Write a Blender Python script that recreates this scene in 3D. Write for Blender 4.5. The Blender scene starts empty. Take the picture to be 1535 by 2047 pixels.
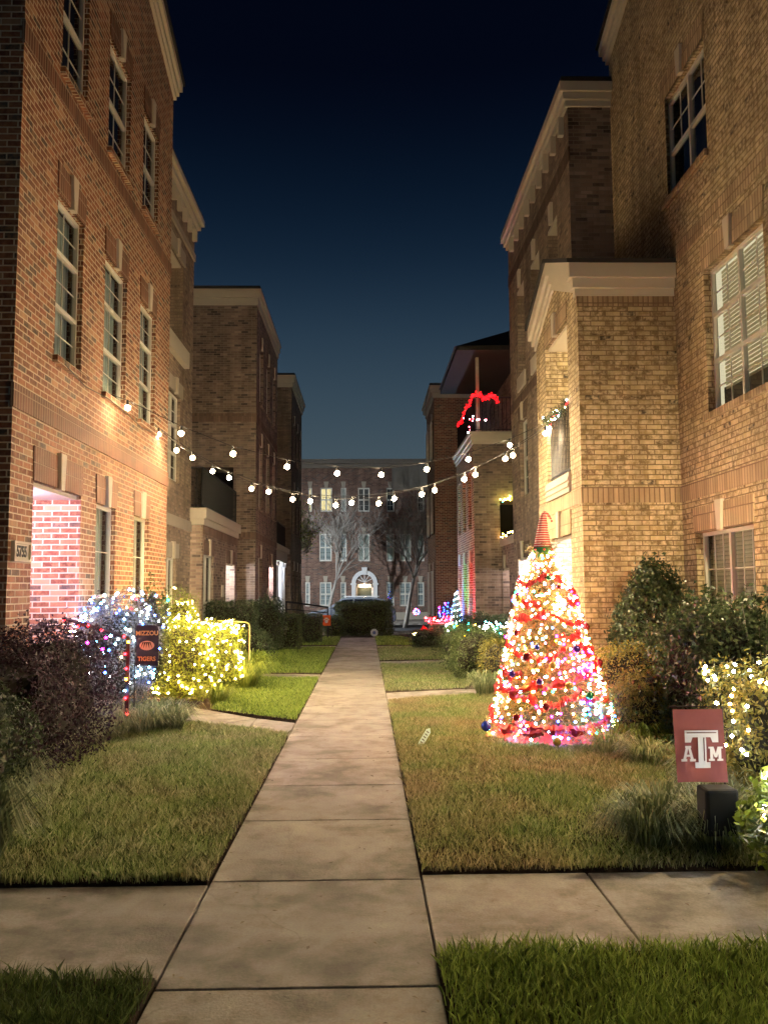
import bpy, bmesh, math, random
import numpy as np
from mathutils import Vector
random.seed(7); rng = np.random.default_rng(11)
S = bpy.context.scene
COL = S.collection
# ------------------------------------------------------------------ camera
F_PX, W_PX, H_PX, CAM_H = 1750.0, 1535.0, 2047.0, 1.6
PITCH = math.atan((1180 - 1023.5) / F_PX)
YAW = math.atan((767.5 - 731) / F_PX * math.cos(PITCH))
ROLL = math.radians(0.35)
_cy, _sy, _cp, _sp = math.cos(YAW), math.sin(YAW), math.cos(PITCH), math.sin(PITCH)
FWD = Vector((_sy * _cp, _cy * _cp, _sp)); RT = Vector((_cy, -_sy, 0)); UP = RT.cross(FWD)
R_ = RT * math.cos(ROLL) - UP * math.sin(ROLL); U_ = UP * math.cos(ROLL) + RT * math.sin(ROLL)
cam_d = bpy.data.cameras.new('camera'); cam = bpy.data.objects.new('camera', cam_d); COL.objects.link(cam)
from mathutils import Matrix
m = Matrix((R_, U_, -FWD)).transposed().to_4x4(); m.translation = (0, 0, CAM_H); cam.matrix_world = m
cam_d.sensor_fit = 'HORIZONTAL'; cam_d.sensor_width = 36; cam_d.lens = 36 * F_PX / W_PX
cam_d.clip_start = 0.05; cam_d.clip_end = 3000
S.camera = cam
def _ray(px, py): return FWD + R_ * ((px - 767.5) / F_PX) - U_ * ((py - 1023.5) / F_PX)
def PX(px, py, X): d = _ray(px, py); return Vector((0, 0, CAM_H)) + d * (X / d.x)
def PY(px, py, Y): d = _ray(px, py); return Vector((0, 0, CAM_H)) + d * (Y / d.y)
def PZ(px, py, Z=0.): d = _ray(px, py); return Vector((0, 0, CAM_H)) + d * ((Z - CAM_H) / d.z)
# ------------------------------------------------------------------ world (night sky)
w = bpy.data.worlds.new("World"); S.world = w; w.use_nodes = True
nt = w.node_tree; nt.nodes.clear()
o_ = nt.nodes.new('ShaderNodeOutputWorld'); bg = nt.nodes.new('ShaderNodeBackground')
tc = nt.nodes.new('ShaderNodeTexCoord'); sx = nt.nodes.new('ShaderNodeSeparateXYZ'); rp = nt.nodes.new('ShaderNodeValToRGB')
nt.links.new(tc.outputs['Generated'], sx.inputs[0]); nt.links.new(sx.outputs['Z'], rp.inputs[0])
nt.links.new(rp.outputs[0], bg.inputs[0]); nt.links.new(bg.outputs[0], o_.inputs[0])
cr = rp.color_ramp; cr.interpolation = 'B_SPLINE'
stops = [(0.0, (.090, .115, .118)), (0.11, (.066, .096, .114)), (.19, (.044, .074, .100)), (.28, (.020, .042, .070)),
         (.36, (.0055, .0160, .035)), (.45, (.0018, .0052, .0145)), (.53, (.0007, .0016, .0060)), (1.0, (.0004, .0008, .0035))]
while len(cr.elements) < len(stops): cr.elements.new(.5)
for e, (p, c) in zip(cr.elements, stops): e.position = p; e.color = (*c, 1)
bg.inputs[1].default_value = .88
S.view_settings.view_transform = 'Standard'; S.view_settings.look = 'None'; S.view_settings.exposure = .2; S.view_settings.gamma = 1
S.cycles.use_denoising = True
try: S.cycles.use_light_tree = True
except Exception: pass
S.cycles.max_bounces = 6; S.cycles.diffuse_bounces = 3; S.cycles.glossy_bounces = 3; S.cycles.transmission_bounces = 4
S.cycles.transparent_max_bounces = 8; S.cycles.sample_clamp_indirect = 4; S.cycles.sample_clamp_direct = 60
S.cycles.caustics_reflective = False; S.cycles.caustics_refractive = False
S.cycles.filter_width = 1.5
# strengths of the real lamps of the place, kept together for tuning
WARM = (1.0, .77, .47)
BULB = 7200.; LED = 140.; PORCH = 260.

# ------------------------------------------------------------------ node helpers
class NT:
    def __init__(s, name):
        s.m = bpy.data.materials.new(name); s.m.use_nodes = True; s.t = s.m.node_tree; s.t.nodes.clear()
        s.out = s.t.nodes.new('ShaderNodeOutputMaterial')
    def n(s, typ, **k):
        nd = s.t.nodes.new(typ)
        for a, v in k.items(): setattr(nd, a, v)
        return nd
    def l(s, a, b): s.t.links.new(a, b)
    def math(s, op, a, b=None, c=None):
        nd = s.n('ShaderNodeMath', operation=op)
        for i, v in enumerate((a, b, c)):
            if v is None: continue
            if isinstance(v, (int, float)): nd.inputs[i].default_value = v
            else: s.l(v, nd.inputs[i])
        return nd.outputs[0]
    def mix(s, f, a, b, typ='RGBA', blend='MIX'):
        nd = s.n('ShaderNodeMix', data_type=typ, blend_type=blend) if typ == 'RGBA' else s.n('ShaderNodeMix', data_type=typ)
        ia, ib, io = (6, 7, 2) if typ == 'RGBA' else (2, 3, 0)
        for i, v in ((0, f), (ia, a), (ib, b)):
            if isinstance(v, (int, float)): nd.inputs[i].default_value = v
            elif isinstance(v, (tuple, list)): nd.inputs[i].default_value = (*v[:3], 1)
            else: s.l(v, nd.inputs[i])
        return nd.outputs[io]
    def noise(s, scale, detail=3, vec=None, rough=.55):
        nd = s.n('ShaderNodeTexNoise'); nd.inputs['Scale'].default_value = scale; nd.inputs['Detail'].default_value = detail
        nd.inputs['Roughness'].default_value = rough
        if vec is not None: s.l(vec, nd.inputs['Vector'])
        return nd.outputs[0]
    def ramp(s, fac, stops, interp='LINEAR'):
        nd = s.n('ShaderNodeValToRGB'); c = nd.color_ramp; c.interpolation = interp
        while len(c.elements) < len(stops): c.elements.new(.5)
        for e, (p, col) in zip(c.elements, stops): e.position = p; e.color = (*col, 1) if len(col) == 3 else col
        s.l(fac, nd.inputs[0]); return nd.outputs[0]
    def bsdf(s, col, rough=.8, bump=None, bstr=.3, bdist=.01, spec=.3, metal=0, trans=None):
        b = s.n('ShaderNodeBsdfPrincipled')
        if isinstance(col, (tuple, list)): b.inputs['Base Color'].default_value = (*col[:3], 1)
        else: s.l(col, b.inputs['Base Color'])
        if isinstance(rough, (int, float)): b.inputs['Roughness'].default_value = rough
        else: s.l(rough, b.inputs['Roughness'])
        b.inputs['Specular IOR Level'].default_value = spec; b.inputs['Metallic'].default_value = metal
        if bump is not None:
            bp = s.n('ShaderNodeBump'); bp.inputs['Strength'].default_value = bstr; bp.inputs['Distance'].default_value = bdist
            s.l(bump, bp.inputs['Height']); s.l(bp.outputs[0], b.inputs['Normal'])
        return b
    def done(s, sh): s.l(sh, s.out.inputs[0]); return s.m
def pos(t): return t.n('ShaderNodeNewGeometry').outputs['Position']

def plain(name, col, rough=.7, var=.12, scale=6, spec=.3, metal=0, bump=.0):
    t = NT(name); p = pos(t); n = t.noise(scale, 4, p)
    lo = tuple(c * (1 - var) for c in col); hi = tuple(min(1, c * (1 + var)) for c in col)
    c = t.mix(n, lo, hi)
    b = t.bsdf(c, rough, t.noise(scale * 8, 3, p) if bump else None, bump, .005, spec, metal)
    return t.done(b.outputs[0])
def emis(name, col, st):
    t = NT(name); e = t.n('ShaderNodeEmission'); e.inputs[0].default_value = (*col, 1); e.inputs[1].default_value = st
    return t.done(e.outputs[0])

def globe_emis(name, col, st):
    """globe glow dimmed by normal towards its top to keep upper walls dark"""
    t = NT(name); g = t.n('ShaderNodeNewGeometry'); s_ = t.n('ShaderNodeSeparateXYZ'); t.l(g.outputs['Normal'], s_.inputs[0])
    mr = t.n('ShaderNodeMapRange', interpolation_type='SMOOTHSTEP'); t.l(s_.outputs[2], mr.inputs[0]); mr.inputs[1].default_value = -.80; mr.inputs[2].default_value = -.02; mr.inputs[3].default_value = st; mr.inputs[4].default_value = st * .02
    e = t.n('ShaderNodeEmission'); e.inputs[0].default_value = (*col, 1); t.l(mr.outputs[0], e.inputs[1]); return t.done(e.outputs[0])

def brick(name, tones, mortar, bw=.2032, bh=.0677, soldier=False, blotch=.25, blotch_col=None, mort_w=.0052, seed=0., bstr=.7, bscale=28.):
    """running-bond (or soldier) brick laid out in world metres on whatever face it covers"""
    t = NT(name); g = t.n('ShaderNodeNewGeometry'); P = t.n('ShaderNodeSeparateXYZ'); t.l(g.outputs['Position'], P.inputs[0])
    N = t.n('ShaderNodeSeparateXYZ'); t.l(g.outputs['True Normal'], N.inputs[0])
    ay = t.math('GREATER_THAN', t.math('ABSOLUTE', N.outputs[1]), .6); az = t.math('GREATER_THAN', t.math('ABSOLUTE', N.outputs[2]), .6)
    x, y, z = P.outputs
    u = t.mix(t.math('MAXIMUM', ay, az), y, x, 'FLOAT'); v = t.mix(az, z, y, 'FLOAT')
    wob = t.noise(9, 2, g.outputs['Position'])
    v = t.math('ADD', v, t.math('MULTIPLY', t.math('SUBTRACT', wob, .5), .006))
    if soldier: bw, bh = .0685, .21
    fv_ = t.math('DIVIDE', v, bh); row = t.math('FLOOR', fv_); fv = t.math('SUBTRACT', fv_, row)
    off = 0. if soldier else t.math('MULTIPLY', t.math('MODULO', t.math('ABSOLUTE', row), 2.), .5)
    uu = t.math('ADD', t.math('DIVIDE', u, bw), off); colm = t.math('FLOOR', uu); fu = t.math('SUBTRACT', uu, colm)
    du = t.math('MULTIPLY', t.math('MINIMUM', fu, t.math('SUBTRACT', 1., fu)), bw)
    dv = t.math('MULTIPLY', t.math('MINIMUM', fv, t.math('SUBTRACT', 1., fv)), bh)
    d = t.math('MINIMUM', du, dv)
    d = t.math('ADD', d, t.math('MULTIPLY', t.math('SUBTRACT', t.noise(60, 2, g.outputs['Position']), .5), .004))
    mr = t.n('ShaderNodeMapRange', interpolation_type='SMOOTHSTEP'); t.l(d, mr.inputs[0])
    mr.inputs[1].default_value = mort_w - .0015; mr.inputs[2].default_value = mort_w + .002
    mask = mr.outputs[0]
    cv = t.n('ShaderNodeCombineXYZ'); t.l(colm, cv.inputs[0]); t.l(row, cv.inputs[1]); cv.inputs[2].default_value = seed
    wn = t.n('ShaderNodeTexWhiteNoise', noise_dimensions='3D'); t.l(cv.outputs[0], wn.inputs['Vector'])
    k = 0.; st = []
    tot = sum(a for a, _ in tones)
    for a, c in tones: st.append((k / tot, c)); k += a
    col = t.ramp(wn.outputs[0], st, 'CONSTANT')
    wsep = t.n('ShaderNodeSeparateXYZ'); t.l(wn.outputs['Color'], wsep.inputs[0])
    hv = t.math('ADD', .78, t.math('MULTIPLY', wsep.outputs[1], .44))
    cm = t.n('ShaderNodeCombineXYZ'); [t.l(hv, cm.inputs[i]) for i in range(3)]
    col = t.mix(1., col, cm.outputs[0], blend='MULTIPLY')
    n2 = t.noise(bscale, 4, g.outputs['Position'], .65)
    nb = t.ramp(n2, [(.40, (0, 0, 0)), (.62, (1, 1, 1))])
    col = t.mix(t.math('MULTIPLY', nb, blotch), col, blotch_col or tuple(c * 1.5 for c in tones[0][1]))
    big = t.noise(.55, 3, g.outputs['Position'])
    g2 = t.ramp(big, [(.3, (.70, .70, .70)), (.7, (1.15, 1.15, 1.15))])
    mp = t.n('ShaderNodeMapping'); mp.inputs['Scale'].default_value = (2.4, 2.4, .28); t.l(g.outputs['Position'], mp.inputs[0]); sk = t.ramp(t.noise(1.3, 5, mp.outputs[0], .6), [(.38, (.70, .69, .67)), (.56, (1.05, 1.05, 1.05))]); g2 = t.mix(1., g2, sk, blend='MULTIPLY'); col = t.mix(1., col, g2, blend='MULTIPLY')
    fin = t.mix(mask, mortar, col)
    h = t.math('ADD', mask, t.math('MULTIPLY', t.noise(90, 3, g.outputs['Position']), .35))
    b = t.bsdf(fin, .85, h, bstr, .006, .25)
    return t.done(b.outputs[0])

RED = [(5, (.24, .088, .050)), (4, (.165, .060, .036)), (3, (.32, .135, .075)), (1.6, (.085, .07, .06)), (1.5, (.46, .28, .165))]
B_red = brick('red_brick', RED, (.60, .50, .36), blotch=.5, blotch_col=(.48, .26, .13), mort_w=.0070, bscale=18.)
FAR = [(5, (.20, .115, .085)), (4, (.16, .09, .07)), (3, (.25, .15, .11)), (1.5, (.11, .09, .08))]
B_red_s = brick('red_soldier_brick', [(3, (.16, .075, .045)), (2, (.20, .09, .055))], (.36, .27, .19), soldier=True, blotch=.2, mort_w=.006)
CREAM = [(5, (.40, .30, .155)), (4, (.28, .205, .105)), (3, (.54, .43, .235)), (.5, (.09, .072, .05)), (1.2, (.20, .14, .078))]
B_cream = brick('tumbled_cream_brick', CREAM, (.22, .155, .085), blotch=1., blotch_col=(.70, .57, .37), seed=3., mort_w=.006, bstr=1., bscale=15.)
B_cream_s = brick('cream_soldier_brick', [(3, (.50, .37, .23)), (2, (.42, .31, .19))], (.20, .13, .08), soldier=True, blotch=.1, mort_w=.0065)
DARK = [(5, (.29, .22, .17)), (4, (.23, .17, .135)), (3, (.36, .275, .215)), (1.5, (.11, .09, .075))]
B_dark = brick('brown_brick', DARK, (.30, .25, .20), blotch=.25, blotch_col=(.30, .2, .15), seed=5.)
B_dark_s = brick('brown_soldier_brick', [(3, (.26, .17, .125)), (2, (.21, .14, .10))], (.16, .12, .09), soldier=True)
TAN = [(5, (.30, .225, .16)), (4, (.24, .18, .13)), (3, (.36, .28, .2)), (1, (.12, .09, .07))]
B_tan = brick('tan_brick', TAN, (.20, .155, .115), blotch=.5, blotch_col=(.42, .34, .26), seed=9.)
B_tan_s = brick('tan_soldier_brick', [(3, (.17, .115, .08)), (2, (.15, .10, .07))], (.10, .08, .06), soldier=True)
M_trim = plain('cream_trim', (.62, .56, .44), .6, .06, 3, bump=.1)
M_stone = plain('cast_stone', (.42, .37, .29), .8, .12, 5, bump=.3)
M_frame = plain('white_window_frame', (.70, .68, .60), .45, .05)
M_roof = plain('dark_shingle', (.035, .034, .033), .9, .3, 20, bump=.5)
M_black = plain('black_iron', (.012, .012, .013), .45, .1)
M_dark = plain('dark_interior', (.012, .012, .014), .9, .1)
M_door = plain('panel_door', (.10, .11, .075), .5, .1)
M_white = plain('white_paint', (.75, .75, .74), .5, .04)
def glass_mat():
    t = NT('window_glass'); gl = t.n('ShaderNodeBsdfGlossy'); gl.inputs['Roughness'].default_value = .03
    gl.inputs[0].default_value = (.9, .95, 1, 1)
    tr = t.n('ShaderNodeBsdfTransparent'); tr.inputs[0].default_value = (.72, .78, .76, 1)
    lw = t.n('ShaderNodeLayerWeight'); lw.inputs[0].default_value = .5
    ms = t.n('ShaderNodeMixShader'); t.l(t.math('ADD', t.math('MULTIPLY', t.math('POWER', lw.outputs['Facing'], 4.), .75), .05), ms.inputs[0]); t.l(tr.outputs[0], ms.inputs[1]); t.l(gl.outputs[0], ms.inputs[2])
    return t.done(ms.outputs[0])
M_glass = glass_mat()
def blind_mat(name, col, pitch=.05, vert=False):
    t = NT(name); g = pos(t); s_ = t.n('ShaderNodeSeparateXYZ'); t.l(g, s_.inputs[0])
    c = s_.outputs[1] if vert else s_.outputs[2]
    f = t.math('FRACT', t.math('DIVIDE', c, pitch)); k = t.ramp(f, [(0, (.3, .3, .3)), (.14, (1, 1, 1)), (.8, (.85, .85, .85)), (1, (.5, .5, .5))])
    cc = t.mix(1., k, col, blend='MULTIPLY'); return t.done(t.bsdf(cc, .7).outputs[0])
M_blind = blind_mat('slatted_blind', (.48, .45, .38))
M_curtain = blind_mat('pleated_curtain', (.62, .68, .62), .11, True)
M_shade_blue = blind_mat('pale_blue_shade', (.45, .52, .56), .3)

def concrete(name='concrete', base=(.35, .32, .28), dark=(.15, .13, .105), k=1.):
    t = NT(name); p = pos(t)
    a = t.noise(1.1 * k, 5, p, .62); b_ = t.noise(5 * k, 5, p, .65); c_ = t.noise(70, 3, p)
    wv = t.n('ShaderNodeTexNoise'); wv.inputs['Scale'].default_value = 2.2; wv.inputs['Detail'].default_value = 6; wv.inputs['Distortion'].default_value = 1.4
    t.l(p, wv.inputs['Vector'])
    f = t.math('ADD', t.math('MULTIPLY', a, .45), t.math('MULTIPLY', b_, .25)); f = t.math('ADD', f, t.math('MULTIPLY', wv.outputs[0], .3))
    col = t.ramp(f, [(.40, dark), (.52, base), (.63, tuple(min(1, x * 1.28) for x in base))])
    g = t.ramp(c_, [(.35, (.86, .86, .86)), (.65, (1.08, 1.08, 1.08))]); col = t.mix(1., col, g, blend='MULTIPLY')
    gi = t.n('ShaderNodeNewGeometry'); isl = t.ramp(gi.outputs['Random Per Island'], [(0, (.84, .84, .84)), (1, (1.1, 1.08, 1.05))])
    col = t.mix(1., col, isl, blend='MULTIPLY')
    st_ = t.noise(2.6, 8, p, .75); sm = t.ramp(st_, [(.48, (1, 1, 1)), (.55, (.84, .82, .79)), (.64, (.54, .51, .47))]); col = t.mix(1., col, sm, blend='MULTIPLY')
    sp_ = t.n('ShaderNodeTexVoronoi'); sp_.inputs['Scale'].default_value = 34; t.l(p, sp_.inputs['Vector']); sd = t.ramp(sp_.outputs['Distance'], [(.03, (.55, .5, .45)), (.10, (1, 1, 1))]); col = t.mix(.7, col, sd, blend='MULTIPLY')
    vo = t.n('ShaderNodeTexVoronoi', feature='DISTANCE_TO_EDGE'); vo.inputs['Scale'].default_value = .9; wp = t.n('ShaderNodeMix', data_type='VECTOR'); wp.inputs[0].default_value = .18
    nz = t.n('ShaderNodeTexNoise'); nz.inputs['Scale'].default_value = 3.; nz.inputs['Detail'].default_value = 5; t.l(p, nz.inputs['Vector']); t.l(p, wp.inputs[4]); t.l(nz.outputs['Color'], wp.inputs[5]); t.l(wp.outputs[1], vo.inputs['Vector'])
    ck = t.ramp(vo.outputs['Distance'], [(.0, (0, 0, 0)), (.006, (1, 1, 1))]); cm_ = t.ramp(t.noise(.8, 2, p), [(.50, (1, 1, 1)), (.56, (0, 0, 0))]); ck = t.mix(cm_, ck, (1, 1, 1)); col = t.mix(.28, col, ck, blend='MULTIPLY')
    h = t.math('ADD', c_, t.math('MULTIPLY', b_, 1.5))
    return t.done(t.bsdf(col, .82, h, .35, .006, .3).outputs[0])
M_conc = concrete()
def mulch():
    t = NT('mulch_soil'); p = pos(t); n = t.noise(14, 5, p, .7)
    c = t.ramp(n, [(.35, (.018, .012, .008)), (.6, (.06, .04, .025)), (.8, (.12, .085, .05))])
    return t.done(t.bsdf(c, .95, n, 1., .05, .1).outputs[0])
M_mulch = mulch()
M_asph = plain('asphalt', (.05, .05, .052), .85, .2, 12, bump=.4)
def leafmat(name, stops, trans=.35, rough=.5, spec=.35, patch=None):
    t = NT(name); g = t.n('ShaderNodeNewGeometry')
    c = t.ramp(g.outputs['Random Per Island'], stops)
    if patch:
        n = t.noise(patch[0], 4, g.outputs['Position'], .6); f = t.ramp(n, [(.40, (0, 0, 0)), (.62, (1, 1, 1))])
        c2 = t.ramp(g.outputs['Random Per Island'], patch[1]); c = t.mix(f, c, c2)
    b = t.bsdf(c, rough, spec=spec)
    tr = t.n('ShaderNodeBsdfTranslucent'); t.l(c, tr.inputs[0])
    ms = t.n('ShaderNodeMixShader'); ms.inputs[0].default_value = trans; t.l(b.outputs[0], ms.inputs[1]); t.l(tr.outputs[0], ms.inputs[2])
    return t.done(ms.outputs[0])
L_green = leafmat('boxwood_leaf', [(0, (.035, .055, .018)), (.5, (.06, .085, .025)), (1, (.10, .12, .04))])
L_dkgreen = leafmat('holly_leaf', [(0, (.022, .038, .016)), (.5, (.04, .065, .025)), (1, (.08, .105, .045))], rough=.35, spec=.5)
L_gold = leafmat('golden_leaf', [(0, (.09, .10, .02)), (.5, (.17, .16, .03)), (1, (.26, .21, .05))])
L_purple = leafmat('purple_leaf', [(0, (.014, .008, .010)), (.6, (.030, .015, .020)), (1, (.060, .03, .036))])
L_silver = leafmat('grey_green_leaf', [(0, (.09, .10, .09)), (.5, (.15, .16, .14)), (1, (.24, .24, .22))])
L_yell = leafmat('yellow_green_leaf', [(0, (.08, .12, .015)), (.5, (.15, .20, .025)), (1, (.25, .30, .05))])
L_lirio = leafmat('strap_leaf', [(0, (.09, .12, .05)), (.5, (.17, .21, .09)), (1, (.34, .36, .2))])
L_needle = leafmat('tree_needle', [(0, (.07, .07, .02)), (.5, (.17, .14, .045)), (1, (.34, .26, .10))], .3)
L_grass = leafmat('lawn_blade', [(0, (.06, .10, .03)), (.35, (.21, .29, .085)), (.75, (.36, .44, .16)), (1, (.55, .54, .30))], .4,
                  patch=(1.6, [(0, (.10, .11, .045)), (.5, (.30, .31, .14)), (1, (.60, .55, .33))]))
L_straw = leafmat('worn_lawn_blade', [(0, (.06, .095, .024)), (.35, (.19, .27, .07)), (.75, (.34, .41, .135)), (1, (.50, .50, .26))], .4,
                  patch=(1.1, [(0, (.14, .12, .05)), (.5, (.38, .32, .15)), (1, (.64, .52, .30))]))
L_grassg = leafmat('green_lawn_blade', [(0, (.05, .085, .016)), (.5, (.20, .29, .045)), (1, (.34, .42, .10))], .4)
L_grassd = leafmat('dark_lawn_blade', [(0, (.03, .05, .012)), (.6, (.08, .12, .03)), (1, (.16, .20, .06))], .4)
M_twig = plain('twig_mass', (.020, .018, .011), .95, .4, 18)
M_bark = plain('pale_bark', (.27, .25, .22), .85, .3, 9, bump=.5)
M_dbark = plain('grey_bark', (.20, .18, .15), .85, .3, 9, bump=.5)

# ------------------------------------------------------------------ object helpers
def wl(o):
    v = Vector((0, 0, 0))
    while o is not None: v += o.location; o = o.parent
    return v
def tag(o, label=None, cat=None, group=None, kind=None):
    if label: o['label'] = label
    if cat: o['category'] = cat
    if group: o['group'] = group
    if kind: o['kind'] = kind
    return o
def empty(name, loc, label, cat, group=None):
    o = bpy.data.objects.new(name, None); COL.objects.link(o); o.location = loc; o.empty_display_size = .2
    return tag(o, label, cat, group)
class MB:
    def __init__(s): s.v = []; s.f = []; s.mi = []; s.mats = None
    def quad(s, a, b, c, d, mi=0):
        k = len(s.v); s.v += [tuple(a), tuple(b), tuple(c), tuple(d)]; s.f.append((k, k + 1, k + 2, k + 3)); s.mi.append(mi)
    def poly(s, pts, mi=0):
        k = len(s.v); s.v += [tuple(p) for p in pts]; s.f.append(tuple(range(k, k + len(pts)))); s.mi.append(mi)
    def box(s, x0, x1, y0, y1, z0, z1, mi=0):
        if x0 > x1: x0, x1 = x1, x0
        if y0 > y1: y0, y1 = y1, y0
        if z0 > z1: z0, z1 = z1, z0
        k = len(s.v)
        s.v += [(x0, y0, z0), (x1, y0, z0), (x1, y1, z0), (x0, y1, z0), (x0, y0, z1), (x1, y0, z1), (x1, y1, z1), (x0, y1, z1)]
        for f in ((0, 3, 2, 1), (4, 5, 6, 7), (0, 1, 5, 4), (1, 2, 6, 5), (2, 3, 7, 6), (3, 0, 4, 7)):
            s.f.append(tuple(k + i for i in f)); s.mi.append(mi)
    def prism(s, A, B, mi=0):
        """two matching outlines joined into a solid"""
        n = len(A); k = len(s.v); s.v += [tuple(p) for p in A] + [tuple(p) for p in B]
        s.f.append(tuple(k + i for i in range(n))[::-1]); s.mi.append(mi)
        s.f.append(tuple(k + n + i for i in range(n))); s.mi.append(mi)
        for i in range(n):
            j = (i + 1) % n; s.f.append((k + i, k + j, k + n + j, k + n + i)); s.mi.append(mi)
    def tube(s, pts, rad, n=6, mi=0, caps=True):
        pts = [Vector(p) for p in pts]
        if isinstance(rad, (int, float)): rad = [rad] * len(pts)
        k0 = len(s.v); prev = None
        for i, p in enumerate(pts):
            d = (pts[min(i + 1, len(pts) - 1)] - pts[max(i - 1, 0)])
            if d.length < 1e-9: d = Vector((0, 0, 1))
            d.normalize()
            if prev is None: a = d.orthogonal().normalized()
            else:
                a = prev - d * prev.dot(d)
                a = a.normalized() if a.length > 1e-6 else d.orthogonal().normalized()
            prev = a; b = d.cross(a)
            for j in range(n):
                t = 2 * math.pi * j / n; s.v.append(tuple(p + (a * math.cos(t) + b * math.sin(t)) * rad[i]))
        for i in range(len(pts) - 1):
            for j in range(n):
                q = (j + 1) % n; s.f.append((k0 + i * n + j, k0 + i * n + q, k0 + (i + 1) * n + q, k0 + (i + 1) * n + j)); s.mi.append(mi)
        if caps:
            s.f.append(tuple(k0 + j for j in range(n))[::-1]); s.mi.append(mi)
            e = k0 + (len(pts) - 1) * n; s.f.append(tuple(e + j for j in range(n))); s.mi.append(mi)
    def lathe(s, c, prof, n=16, mi=0):
        k0 = len(s.v); c = Vector(c)
        for r, z in prof:
            for j in range(n):
                t = 2 * math.pi * j / n; s.v.append((c.x + r * math.cos(t), c.y + r * math.sin(t), c.z + z))
        for i in range(len(prof) - 1):
            for j in range(n):
                q = (j + 1) % n; s.f.append((k0 + i * n + j, k0 + i * n + q, k0 + (i + 1) * n + q, k0 + (i + 1) * n + j)); s.mi.append(mi)
    def ball(s, c, r, n=8, mi=0, sz=1.):
        s.lathe(c, [(max(1e-4, r * math.sin(math.pi * i / n)), -r * sz * math.cos(math.pi * i / n)) for i in range(n + 1)], n + 2, mi)
    def build(s, name, mats, parent=None, smooth=False, bevel=0):
        off = wl(parent)
        me = bpy.data.meshes.new(name); me.from_pydata([(a - off.x, b - off.y, c - off.z) for a, b, c in s.v], [], s.f)
        if not isinstance(mats, (list, tuple)): mats = [mats]
        for mm in mats: me.materials.append(mm)
        if len(mats) > 1: me.polygons.foreach_set('material_index', s.mi)
        if smooth: me.polygons.foreach_set('use_smooth', [True] * len(me.polygons))
        me.update()
        o = bpy.data.objects.new(name, me); COL.objects.link(o); o.parent = parent
        if bevel:
            md = o.modifiers.new('bevel', 'BEVEL'); md.width = bevel; md.segments = 2; md.limit_method = 'ANGLE'
        return o
def npmesh(name, V, nper, mat, parent=None):
    """V: (N*nper,3) array of separate n-gons"""
    off = wl(parent); V = (V - np.array([off.x, off.y, off.z])).astype(np.float32); nv = len(V); nf = nv // nper
    me = bpy.data.meshes.new(name); me.vertices.add(nv); me.vertices.foreach_set('co', V.ravel())
    me.loops.add(nv); me.loops.foreach_set('vertex_index', np.arange(nv, dtype=np.int32))
    me.polygons.add(nf); me.polygons.foreach_set('loop_start', np.arange(0, nv, nper, dtype=np.int32))
    try: me.polygons.foreach_set('loop_total', np.full(nf, nper, dtype=np.int32))
    except Exception: pass
    me.materials.append(mat); me.update(calc_edges=True); me.validate()
    o = bpy.data.objects.new(name, me); COL.objects.link(o); o.parent = parent
    return o
def struct(mb, name, mat, **k): return tag(mb.build(name, mat, **k), kind='structure')

# facade frames: u runs along the wall, d points out of it
class FL:   # wall on the left of the path, facing +X
    def __init__(s, c): s.c = c
    def p(s, u, z, d=0): return (s.c + d, u, z)
class FR_:  # wall on the right, facing -X
    def __init__(s, c): s.c = c
    def p(s, u, z, d=0): return (s.c - d, u, z)
class FC:   # wall facing the camera
    def __init__(s, c): s.c = c
    def p(s, u, z, d=0): return (u, s.c - d, z)
def fbox(mb, fr, u0, u1, z0, z1, d0, d1, mi=0):
    a = fr.p(u0, z0, d0); b = fr.p(u1, z1, d1); mb.box(a[0], b[0], a[1], b[1], a[2], b[2], mi)
def fprism(mb, fr, poly, d0, d1, mi=0):
    mb.prism([fr.p(u, z, d0) for u, z in poly], [fr.p(u, z, d1) for u, z in poly], mi)
def wall(parent, fr, u0, u1, z0, z1, ops, mat, name='wall', gable=None):
    """brick wall with real openings; ops = (a, b, zb, zt, depth)"""
    mb = MB(); us = sorted({u0, u1, *[o[0] for o in ops], *[o[1] for o in ops]}); zs = sorted({z0, z1, *[o[2] for o in ops], *[o[3] for o in ops]})
    us = [u for u in us if u0 <= u <= u1]; zs = [z for z in zs if z0 <= z <= z1]
    for i in range(len(us) - 1):
        for j in range(len(zs) - 1):
            cu, cz = (us[i] + us[i + 1]) / 2, (zs[j] + zs[j + 1]) / 2
            if any(o[0] < cu < o[1] and o[2] < cz < o[3] for o in ops): continue
            mb.quad(fr.p(us[i], zs[j]), fr.p(us[i + 1], zs[j]), fr.p(us[i + 1], zs[j + 1]), fr.p(us[i], zs[j + 1]))
    for a, b, zb, zt, dp in [o[:5] for o in ops]:
        mb.quad(fr.p(a, zb), fr.p(a, zt), fr.p(a, zt, -dp), fr.p(a, zb, -dp)); mb.quad(fr.p(b, zb), fr.p(b, zt), fr.p(b, zt, -dp), fr.p(b, zb, -dp))
        mb.quad(fr.p(a, zt), fr.p(b, zt), fr.p(b, zt, -dp), fr.p(a, zt, -dp)); mb.quad(fr.p(a, zb), fr.p(b, zb), fr.p(b, zb, -dp), fr.p(a, zb, -dp))
    if gable: mb.poly([fr.p(u0, z1), fr.p(u1, z1), fr.p((u0 + u1) / 2, gable)])
    return mb.build(name, mat, parent)
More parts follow.
